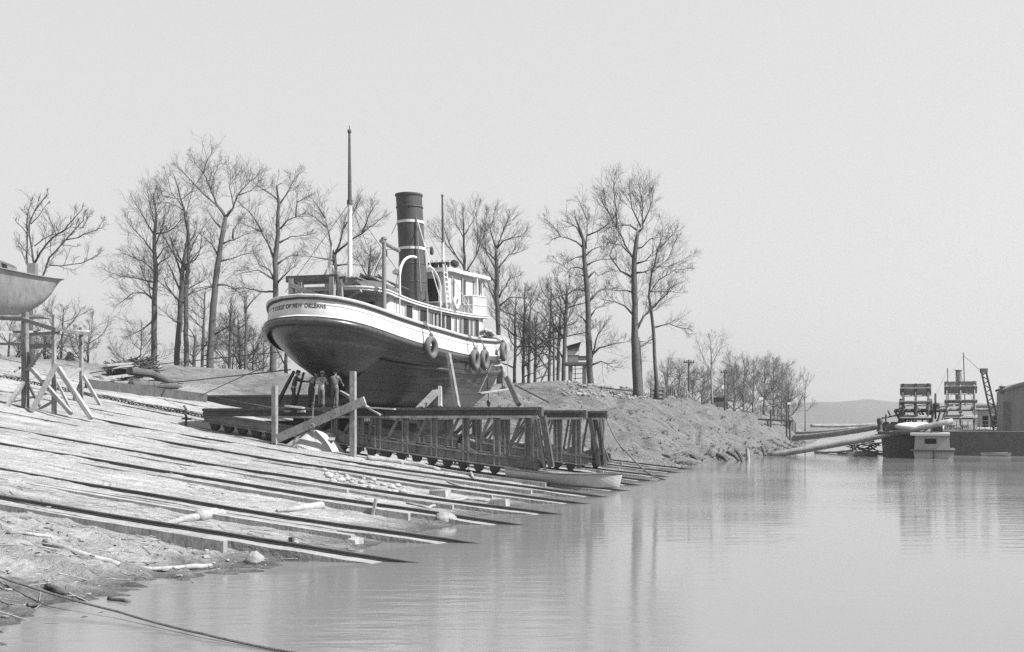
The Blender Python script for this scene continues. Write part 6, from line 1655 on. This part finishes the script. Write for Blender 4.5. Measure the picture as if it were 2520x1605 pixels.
for i in range(9):
    x0 = rnd.uniform(262, 400); y0 = rnd.uniform(930, 958); ground_beam(x0, y0, x0 + rnd.uniform(30, 90), y0 + rnd.uniform(-6, 10), .18, .08, "weathered loose board scattered round the lumber pile", 'bark' if i % 2 else 'wood', 'loose boards round the lumber pile', rnd.uniform(0, .25))
b = MB(); base = drop(330, 922, 30)
for k in range(340):
    t = TR.random(); px = lerp(272, 385, t); q = drop(px, 924 + 6 * TR.random(), 40)
    hgt = (1.5 if 325 < px < 378 else .9) * TR.random(); o = q + ZD * hgt * .8; d = rv3(); d.z = abs(d.z) * .4; b.tube([o - d * .5, o, o + d * .6 + ZD * .1 * TR.random()], .04, 4)
tag(b.build('brush_heap', M['bark']), "dark heap of cut brush and roots on the crest behind the lumber", 'brush')

# ================================================================ poles, hut, fences on the far bank
def tpole(px, yb, yt, Y, arm, lab, tilt=0.0):
    p = at(px, yb, Y); p.z = gxy(p.x, p.y); t = at(px + tilt, yt, Y)
    r = thing('telegraph_pole', lab, 'telegraph pole', p, 'telegraph poles along the bank')
    b = MB(); b.tube([p - ZD*.3, t], [.10, .075], 8); b.build('pole', M['bark'], r)
    b = MB(); h_ = arm * Y / F; b.beam(t + Vector((-h_, -.12, -.25)), t + Vector((h_, -.12, -.25)), .1, .12); b.build('crossarm', M['bark'], r)
    for q in (-.85, -.4, .4, .85):
        b = MB(); b.lathe(t + Vector((h_ * q, -.12, -.19)), ZD, [(.03, 0), (.05, .06), (.05, .12), (.02, .15)], 8); b.build('insulator', M['glass'], r)
    return t
t1 = tpole(1363, 938, 798, 98, 11, "telegraph pole standing among trees beyond the tug's bow")
t2 = tpole(1695, 975, 886, 106, 13, "telegraph pole in front of the low thicket")
t3 = tpole(1784, 995, 911, 112, 11, "telegraph pole rising by the small dark shed")
for a, c, lab in ((t1 + ZD*-.1, t2 + ZD * -.1, "sagging telegraph wire from the bow trees to the thicket"), (t2 - ZD*.1, t3 - ZD*.1, "short telegraph wire across the thicket")): cable([a, c], .012, lab, 'iron', sag=1.2, name='telegraph_wire')
# watch hut on stilts
Yh = 93; hp = at(1421, 938, Yh); gz = gxy(hp.x, hp.y); zf = at(1421, 895, Yh).z
r = thing('watch_hut', "small hut raised on tall posts, with a dark sloping roof and a white band", 'hut', Vector((hp.x, hp.y, gz)))
k = Yh / F
X_ = lambda px: (px - CX) * k
for px in (1405, 1440):
    for dy in (0, 1.5):
        b = MB(); b.beam(Vector((X_(px), Yh + dy, gz - .4)), Vector((X_(px), Yh + dy, zf)), .24, .24, UD); b.build('stilt', M['wood'], r)
b = MB(); b.beam(Vector((X_(1392), Yh - .2, zf)), Vector((X_(1448), Yh - .2, zf)), .3, .22); b.beam(Vector((X_(1392), Yh + 1.7, zf)), Vector((X_(1448), Yh + 1.7, zf)), .3, .22); b.build('platform', M['dark'], r)
zA, zB, zC = at(0, 874, Yh).z, at(0, 862, Yh).z, at(0, 850, Yh).z
b = MB(); b.box(Vector((X_(1411), Yh + .7, (zf + zA)/2)), Vector((1, 0, 0)), Vector((0, 1, 0)), ZD, X_(1424) - X_(1399), 1.4, zA - zf); b.box(Vector((X_(1434), Yh + .9, (zf + .3 + zA)/2)), Vector((1, 0, 0)), Vector((0, 1, 0)), ZD, X_(1444) - X_(1424) - .02, 1.3, zA - zf - .4); b.build('wall', M['greyp'], r)
b = MB(); b.box(Vector((X_(1412), Yh + .7, (zA + zB)/2)), Vector((1, 0, 0)), Vector((0, 1, 0)), ZD, X_(1426) - X_(1398), 1.5, zB - zA); b.build('white_band', M['white'], r)
b = MB(); b.prism([Vector((X_(1398), Yh - .2, zB)), Vector((X_(1424), Yh - .2, zB)), Vector((X_(1424), Yh + 1.6, zB)), Vector((X_(1398), Yh + 1.6, zB))], [Vector((X_(1398), Yh - .2, zB + .25)), Vector((X_(1428), Yh - .2, zC + .15)), Vector((X_(1428), Yh + 1.6, zC + .15)), Vector((X_(1398), Yh + 1.6, zB + .25))]); b.beam(Vector((X_(1396), Yh + .7, zB + .32)), Vector((X_(1430), Yh + .7, zC + .24)), 2.1, .08); b.build('roof', M['dark'], r)
b = MB(); b.tube([Vector((X_(1416), Yh + .2, gz)), Vector((X_(1416), Yh + .2, zf))], .04, 6)
for q in range(6): b.beam(Vector((X_(1410), Yh + .2, gz + .3 + .4 * q)), Vector((X_(1434), Yh + .2, gz + .34 + .4 * q)), .05, .05)
b.build('ladder', M['bark'], r)
def fence(pts, h_, lab, step=2.0, rails=(1.0,), m='bark'):
    P = [at(x, y, Y) for x, y, Y in pts]
    for p in P: p.z = gxy(p.x, p.y)
    r = thing('fence', lab, 'fence', P[0], 'fences along the bank top'); Q = []
    for a, c in zip(P[:-1], P[1:]):
        n = max(1, int((c - a).length / step))
        for k in range(n): Q.append(lerp(a, c, k / n))
    Q.append(P[-1])
    for q in Q: q.z = gxy(q.x, q.y)
    for q in Q:
        b = MB(); b.beam(q - ZD*.3, q + ZD * h_, .1, .1, UD); b.build('post', M[m], r)
    for hh in rails:
        b = MB()
        for a, c in zip(Q[:-1], Q[1:]): b.beam(a + ZD * h_ * hh * .92, c + ZD * h_ * hh * .92, .05, .09)
        b.build('fence_rail', M[m], r)
fence([(1385, 942, 97), (1480, 945, 96), (1560, 948, 95)], .75, "low post-and-rail fence between the watch hut and the great tree", 2.2)
fence([(1632, 955, 97), (1660, 962, 99)], .8, "short close-set paling fence beside the wooden bin", .35)
fence([(1690, 975, 105), (1712, 980, 107)], .6, "short pale picket fence below the first far telegraph pole", .4, m='pale')
b = MB(); p = at(1617, 958, 96); p.z = gxy(p.x, p.y); b.box(p + ZD * .45, Vector((1, 0, 0)), Vector((0, 1, 0)), ZD, 1.1, 1.0, 1.0)
for kx in (-.55, .55): b.beam(p + Vector((kx, -.53, -.1)), p + Vector((kx, -.53, 1.02)), .12, .06, UD)
for kz in (.15, .5, .85): b.beam(p + Vector((-.55, -.54, kz)), p + Vector((.55, -.54, kz)), .05, .05)
tag(b.build('wooden_bin', M['wood']), "square wooden bin standing on the bank edge past the great tree", 'bin')
p = at(1768, 985, 122); p.z = gxy(p.x, p.y); r = thing('small_shed', "small dark shed with a pale upper sign, at the thicket's end", 'shed', p)
b = MB(); b.box(p + ZD * .7, Vector((1, 0, 0)), Vector((0, 1, 0)), ZD, 1.2, 1.4, 1.8); b.build('wall', M['dark'], r); b = MB(); b.beam(p + Vector((-.8, .0, 1.6)), p + Vector((.8, .0, 1.75)), 1.8, .12); b.build('roof', M['bark'], r)
b = MB(); b.box(p + Vector((.55, -.2, 2.8)), Vector((1, 0, 0)), Vector((0, 1, 0)), ZD, .45, .1, .4); b.beam(p + Vector((.55, -.2, 1.6)), p + Vector((.55, -.2, 2.6)), .08, .08, UD); b.build('sign_board', M['white'], r)
for px, py, w_, Y, lab in ((1873, 981, .5, 130, "pale blank sign board in front of the misty grove"), (1942, 993, .4, 140, "small pale notice on the low board fence")):
    p = at(px, py, Y); g0 = gxy(p.x, p.y); r = thing('sign', lab, 'sign', Vector((p.x, p.y, g0)))
    b = MB(); b.box(p, Vector((1, 0, 0)), Vector((0, 1, 0)), ZD, w_, .05, .28); b.build('board', M['white'], r); b = MB(); b.beam(Vector((p.x, p.y + .06, g0 - .2)), Vector((p.x, p.y + .06, p.z)), .07, .07, UD); b.build('post', M['bark'], r)
fence([(1905, 1020, 138), (1958, 1025, 139)], 1.7, "low dark board fence at the river end of the grove", .6, (.2, .4, .6, .8, 1.0))
# little landing stage on the bank
Yl = 118; zl = at(1900, 1034, Yl).z; r = thing('landing_stage', "dark plank landing stage on thin posts over the bank", 'landing stage', at(1925, 1070, Yl))
b = MB(); b.beam(at(1866, 1032, Yl + 1), at(1952, 1037, Yl), 1.4, .2); b.build('deck', M['dark'], r)
for px, top in ((1897, 1008), (1936, 990), (1890, 1036), (1944, 1036)):
    p = at(px, 1040, Yl); g0 = gxy(p.x, p.y); b = MB(); b.tube([Vector((p.x, p.y, min(g0, zl - 1) - .3)), at(px, top, Yl)], .11, 6); b.build('post', M['bark'], r)
b = MB(); b.beam(at(1880, 1044, Yl - .3), at(1940, 1047, Yl - .3), .1, .1); b.build('brace', M['bark'], r)
# timbers, stumps and rubble at the foot of the far bank
for i, (x0, y0, x1, y1, r_, lab) in enumerate(((1700, 1120, 1728, 1140, .13, "broken dark pile at the bank foot, leaning toward the water"), (1765, 1118, 1800, 1136, .15, "thick dark pile at the bank foot in the middle of a cluster"), (1790, 1112, 1830, 1135, .13, "dark slanting pile beside a pale stump at the bank foot"), (1815, 1112, 1832, 1138, .13, "upright dark stump at the bank foot"), (1875, 1100, 1884, 1122, .14, "dark leaning pile beside the long boom's shore end"), (1630, 1122, 1665, 1128, .15, "low dark log half sunk in the bank foot"))):
    p = drop(x1, y1, 50); q = at(x0, y0, p.y + .9); b = MB(); b.tube([q, lerp(p, q, .5), p - ZD * .3], [r_, r_ * .95, r_ * .8], 9); tag(b.build('old_pile', M['bark']), lab, 'pile', 'broken piles at the bank foot')
p = drop(1842, 1134, 50); b = MB(); b.tube([p - ZD * .3, p + ZD * .8 + Vector((0, .4, 0))], [.16, .12], 9); tag(b.build('stump', M['wood']), "pale stump standing at the bank foot by the dark piles", 'stump')

# ================================================================ booms, moored boats and sternwheels on the river
def boom(x0, y0, Y0, x1, y1, Y1, r0, r1, lab):
    p, q = at(x0, y0, Y0), at(x1, y1, Y1); b = MB(); n = 16
    b.tube([lerp(p, q, i / n) + Vector((0, 0, -.12 * math.sin(PI * i / n) + .03 * N(i * .7, 2))) for i in range(n + 1)], [lerp(r0, r1, i / n) * (1 + .05 * N(i * 1.3, 4)) for i in range(n + 1)], 12)
    return tag(b.build('log_boom', M['wood'], smooth=True), lab, 'boom', 'long log booms from the bank to the boats')
boom(1888, 1122, 84, 2345, 1036, 80, .24, .20, "long thick log boom rising from the water's edge to the sternwheel boat")
boom(1955, 1078, 104, 2165, 1050, 92, .28, .22, "upper log boom resting between the bank and the boat's deck")
boom(1960, 1066, 110, 2160, 1048, 98, .14, .12, "slim pole boom lying just above the upper log boom")
boom(1995, 1048, 150, 2165, 1044, 150, .22, .2, "distant pale log boom low on the water")
boom(2005, 1112, 92, 2110, 1106, 88, .09, .08, "thin floating pole under the long boom")
Yd = 81
DD, RD_ = Vector((.36, .933, 0)), Vector((.933, -.36, 0))      # the moored boats lie end-on to the bank
def qpt(px, Y0): return Vector(((px - CX) / F * Y0, Y0, 0))
def qw(px0, px1, Y0):
    tx = (px1 - CX) / F; a = qpt(px0, Y0); return (tx * Y0 - a.x) / (RD_.x - tx * RD_.y)
def BXm(px0, px1, py0, py1, Y0, dep, m, part, par, taper=0):
    z0, z1 = at(px0, py1, Y0).z, at(px1, py0, Y0).z; b = MB(); P, W_ = qpt(px0, Y0), qw(px0, px1, Y0)
    def ring(t_, z): return [P + RD_ * x + DD * y + ZD * z for x, y in ((t_, 0), (W_ - t_, 0), (W_ - t_, dep), (t_, dep))]
    b.prism(ring(taper, z0), ring(0, z1))
    return b.build(part, M[m], par)
def wheel_part(par, px0, px1, py_top, py_c, Y, m, dim=False):
    cz = at(0, py_c, Y).z; R = (at(0, py_top, Y).z - cz); P0 = qpt(px0, Y); W_ = qw(px0, px1, Y); xa, xb_ = 0.0, W_; C0 = P0 + DD * R; Q = lambda x, d, z: C0 + RD_ * x + DD * d + ZD * z
    cols = [.12, W_ / 2, W_ - .12]
    w = MB(); w.tube([Q(-.5, 0, cz), Q(W_ + 1.2, 0, cz)], .14, 8); wl = w.build('paddle_wheel', M[m], par)
    for x in cols:
        b = MB()
        for rr in (R * .55, R * .86): b.tube([Q(x, rr * math.cos(t), cz + rr * math.sin(t)) for t in [2*PI*k/24 for k in range(24)]], .06, 5, closed=True)
        for k in range(10):
            t = PI/2 + 2*PI*k/10; b.beam(Q(x, 0, cz), Q(x, R * math.cos(t), cz + R * math.sin(t)), .09, .14, RD_)
        b.lathe(Q(x - .15, 0, cz), RD_, [(.3, 0), (.36, .1), (.36, .2), (.3, .3)], 12); b.build('wheel_frame', M[m], wl)
    for k in range(10):
        t = PI/2 + 2*PI*k/10; d = DD * math.cos(t) + ZD * math.sin(t); c0 = Q(W_ / 2, 0, cz) + d * (R * .84)
        b = MB(); b.box(c0 + d.cross(RD_) * .06, RD_, d, d.cross(RD_), W_ + .2, R * .30, .06); b.build('paddle_board', M['wood'], wl)
    return wl
st1 = thing('sternwheel_boat', "black-hulled sternwheel boat moored stern-on, its paddle wheel dark against the sky", 'boat', at(2225, 1125, Yd))
BXm(2168, 2300, 1068, 1126, Yd + .6, 20, 'dark', 'hull', st1, .15)
BXm(2160, 2312, 1062, 1068, Yd + .4, 20.5, 'dark', 'deck', st1)
BXm(2175, 2225, 1043, 1062, Yd + 1, 4, 'dark', 'cabin', st1); BXm(2275, 2320, 1045, 1066, Yd + 1.2, 5, 'black', 'cabin', st1)
wheel_part(st1, 2217, 2288, 942, 1010, Yd + .6, 'dark')
for px in (2214, 2292):
    b = MB(); b.beam(at(px, 1062, Yd + 1.2), at(px + (4 if px < 2250 else -4), 985, Yd + 3), .28, .35, UD); b.build('wheel_beam', M['dark'], st1)
b = MB(); p = at(2302, 1000, Yd + 2); b.torus(p, RD_, .92, .07, 24, 8); b.lathe(p - RD_ * .2, RD_, [(.2, 0), (.24, .1), (.24, .35), (.2, .5)], 12)
for q in range(8):
    t = q * PI / 4; b.beam(p, p + (DD * math.cos(t) + ZD * math.sin(t)) * .9, .07, .07, RD_); b.build('crank_wheel', M['iron'], st1)
b = MB()
for (x0, y0, x1, y1) in ((2172, 1030, 2215, 1020), (2180, 1020, 2180, 1062), (2230, 1062, 2200, 1010), (2290, 1062, 2300, 1000), (2300, 1062, 2315, 1010), (2240, 1064, 2240, 1030), (2305, 1003, 2345, 998)): b.beam(at(x0, y0, Yd + 1.0), at(x1, y1, Yd + 1.2), .1, .1)
for k in range(34):
    x0, y0 = rnd.uniform(2170, 2325), rnd.uniform(1020, 1064); b.beam(at(x0, y0, Yd + rnd.uniform(.8, 3)), at(x0 + rnd.uniform(-14, 14), y0 + rnd.uniform(-18, 10), Yd + rnd.uniform(.8, 3)), .09, .09)
for k in range(9): b.lathe(at(rnd.uniform(2175, 2320), 1063, Yd + rnd.uniform(.9, 2.5)), ZD, [(.22, 0), (.26, .2), (.26, .5), (.2, .75)], 10)
b.build('deck_framing', M['iron'], st1)
b = MB(); p = at(2240, 1050, Yd + .3); b.ell(p, 1.15, .7, .32, 18, 8, jit=.05); b.ell(p + Vector((.75, 0, .06)), .8, .6, .3, 16, 8, jit=.06)
tag(b.build('tarpaulin', M['white'], smooth=True), "white tarpaulin spread over deck cargo below the paddle wheel", 'tarpaulin')
b = MB(); b.lathe(at(2165, 1062, Yd + 1), ZD, [(.28, 0), (.2, .1), (.16, .5), (.22, .75), (.2, .95), (.08, 1.02)], 12); tag(b.build('capstan', M['dark'], smooth=False), "dark upright capstan at the outer corner of the black deck", 'capstan')
st2 = thing('sternwheel_boat', "farther sternwheel boat with pale paddle wheel, thin funnel and flagstaff", 'boat', at(2370, 1100, 104))
BXm(2330, 2440, 1066, 1110, 104, 22, 'black', 'hull', st2, .2); BXm(2322, 2450, 1058, 1066, 103.6, 22.5, 'wood', 'deck', st2)
BXm(2408, 2456, 1000, 1052, 106.5, 14, 'white', 'cabin', st2); BXm(2400, 2462, 996, 1000, 106.2, 14.6, 'cream', 'cabin_roof', st2)
for px in (2425, 2446):
    _o = qw(2408, px, 106.5); p = qpt(2408, 106.5) + RD_ * _o - DD * .02; b = MB(); b.box(p + ZD * at(0, 1038, 106).z, RD_, DD, ZD, .5, .06, 1.1); b.build('cabin_door', M['open'], st2)
wheel_part(st2, 2327, 2403, 936, 1008, 104.5, 'wood')
b = MB(); b.tube([at(2359, 1000, 110), at(2359, 912, 110)], [.32, .28], 12); b.lathe(at(2359, 912, 110), ZD, [(.28, -.1), (.36, 0), (.36, .06)], 12); b.build('funnel', M['greyp'], st2)
b = MB(); b.tube([at(2375, 1000, 108), at(2371, 868, 108)], .05, 5); b.build('flagstaff', M['bark'], st2); b = MB(); b.tube([at(2334, 1000, 106), at(2332, 906, 106)], .045, 5); b.build('jackstaff', M['bark'], st2)
b = MB()
for k in range(16): b.beam(at(2328 + 5 * k, 1050, 104.2), at(2333 + 5 * k, 1064, 104.2), .06, .06)
b.build('deck_crates', M['wood'], st2)
b = MB()
for k in range(9): b.tube([at(2326 + 14 * k, 1066, 103.8), at(2326 + 14 * k, 1036, 103.8)], .03, 4)
for y in (1036, 1046): b.tube([at(2326, y, 103.8), at(2438, y, 103.8)], .025, 4)
for (x0, y0, x1, y1) in ((2371, 875, 2330, 936), (2371, 875, 2421, 920), (2359, 915, 2332, 1000), (2359, 915, 2400, 998), (2332, 910, 2290, 1000)): b.tube([at(x0, y0, 107), at(x1, y1, 105)], .02, 4)
b.build('rigging', M['iron'], st2)
# derrick boom
dr = thing('derrick', "tall leaning latticed derrick boom beside the white cabin", 'derrick', at(2452, 1060, 100)); dp, dq = at(2454, 1062, 100), at(2421, 915, 100); b = MB()
for o in (-.3, .3): b.beam(dp + Vector((o, 0, 0)), dq + Vector((o * .7, 0, 0)), .14, .2)
b.build('boom', M['dark'], dr); b = MB(); n = 14
for k in range(n):
    s_ = -1 if k % 2 else 1; b.beam(lerp(dp, dq, k / n) + Vector((.3 * s_, 0, 0)), lerp(dp, dq, (k + 1) / n) - Vector((.28 * s_, 0, 0)), .08, .08)
b.build('lacing', M['dark'], dr); b = MB(); b.box(dq + ZD * .1, Vector((1, 0, 0)), Vector((0, 1, 0)), ZD, .6, .3, .4); b.build('boom_head', M['dark'], dr); b = MB(); b.beam(at(2462, 1062, 100.5), at(2462, 955, 100.5), .3, .3, UD); b.build('derrick_mast', M['bark'], dr)
# great barge with a big grey shed
bg_ = thing('shed_barge', "dark barge carrying a huge grey curved-roof shed", 'barge', at(2560, 1118, 84))
BXm(2318, 2900, 1062, 1122, 85, 16, 'dark', 'hull', bg_, .1)
a = at(2472, 1062, 88); b = MB(); n = 24; W_ = qw(2472, 2900, 88); P = qpt(2472, 88); zb_ = a.z
zw = lambda t: at(0, lerp(962, 930, math.sin(PI * min(1, t * 1.1 + .0)) ** .8), 88).z
sx_ = [W_ * i / n for i in range(n + 1)]
rows = [[P + RD_ * x + ZD * zb_ for x in sx_], [P + RD_ * x + ZD * zw(i / n) for i, x in enumerate(sx_)], [P + RD_ * x + DD * 12 + ZD * (zw(i / n) + .2) for i, x in enumerate(sx_)], [P + RD_ * x + DD * 12 + ZD * zb_ for x in sx_]]
b.grid(rows); b.add([rows[0][0], rows[1][0], rows[2][0], rows[3][0]], [(0, 1, 2, 3)]); b.build('shed', mat('pale_grey_sheet_iron', .19, .6, .12, .5, .1, 4, streak=.2), bg_)
b = MB(); b.grid([[v + Vector((0, -.3, .0)) for v in rows[1]], [v + Vector((0, -.3, .22)) for v in rows[1]], [v + Vector((0, .3, .22)) for v in rows[2]], [v + Vector((0, .3, .0)) for v in rows[2]]]); b.build('shed_roof', M['greyp'], bg_)
b = MB(); b.beam(at(2478, 1062, 87.8), at(2478, 990, 87.8), .5, .2, UD); b.build('door_post', M['dark'], bg_)
b = MB(); b.lathe(at(2466, 955, 89), ZD, [(.18, -.5), (.16, 0), (.28, .12), (.03, .25)], 10); b.build('roof_vent', M['greyp'], bg_)
# white houseboat
hb_ = thing('houseboat', "small white houseboat with a dark stern window and overhanging roof", 'houseboat', at(2298, 1128, 78))
BXm(2247, 2349, 1110, 1131, 77.6, 7, 'cream', 'hull', hb_, .12); BXm(2240, 2352, 1107, 1111, 77.4, 7.4, 'dark', 'rubbing_strake', hb_)
BXm(2252, 2336, 1072, 1107, 78.2, 5, 'cream', 'cabin', hb_, -.06); BXm(2240, 2338, 1066, 1072, 77.9, 5.6, 'white', 'roof', hb_)
b = MB(); _o = qw(2252, 2290, 78.2); p = qpt(2252, 78.2) + RD_ * _o + ZD * at(0, 1086, 78).z; b.box(p - DD * .0 + RD_ * 0, RD_, DD, ZD, .78, .06, .36); b.build('window', M['open'], hb_)
b = MB(); _o = qw(2247, 2298, 77.6); p = qpt(2247, 77.6) + RD_ * _o - DD * .06; b.beam(p + ZD * -.1, p + ZD * at(0, 1111, 77.6).z, .06, .1, UD); b.build('rudder', M['dark'], hb_)
b = MB(); b.tube([at(2292, 1066, 79), at(2292, 1050, 79)], .06, 6); b.build('stovepipe', M['iron'], hb_)
# two skiffs by the boats
sk1 = at(2128, 1122, 84); sk1.z = 0
rowboat(sk1, Vector((.97, .24, 0)).normalized(), 2.2, 1.0, .36, "small white square-ended skiff moored under the log boom", M['white'], 'skiff', M['pale'], sheer=.1)
sk2 = at(2450, 1118, 83); sk2.z = 0
rowboat(sk2, Vector((-1, .1, 0)).normalized(), 2.0, .9, .3, "pale skiff lying low in the water before the barge", M['cream'], 'skiff', M['pale'], sheer=.1)
BX2 = lambda px, py, Y: at(px, py, Y)
b = MB(); p = at(2130, 1100, 88)
for k in range(26): b.beam(p + Vector((rnd.uniform(-1.4, 1.2), rnd.uniform(-.5, 1.5), rnd.uniform(-.6, .6))), p + Vector((rnd.uniform(-1.4, 1.8), rnd.uniform(-.5, 1.5), rnd.uniform(-.5, .4))), .09, .07)
b.box(p + Vector((0, 1.0, -.75)), Vector((1, 0, 0)), Vector((0, 1, 0)), ZD, 3.2, 2.6, .5)
tag(b.build('scrap_float', M['bark']), "low float piled with dark scrap timber under the log boom", 'float')
# ================================================================ the river air
hz = MB(); hz.box(Vector((1000, 1600, 55)), Vector((1, 0, 0)), Vector((0, 1, 0)), ZD, 4600, 3600, 120)
hv = bpy.data.materials.new('river_haze'); hv.use_nodes = True
t = hv.node_tree; t.nodes.remove(t.nodes["Principled BSDF"])
pvn = t.nodes.new("ShaderNodeVolumePrincipled"); pvn.inputs["Color"].default_value = (.5, .5, .5, 1); pvn.inputs["Density"].default_value = 0.0004; pvn.inputs["Anisotropy"].default_value = 0.2
t.links.new(pvn.outputs[0], t.nodes["Material Output"].inputs["Volume"])
hzo = hz.build('haze', hv); hzo["kind"] = 'stuff'; hzo["label"] = "thin pale haze over the river"; hzo["category"] = "haze"
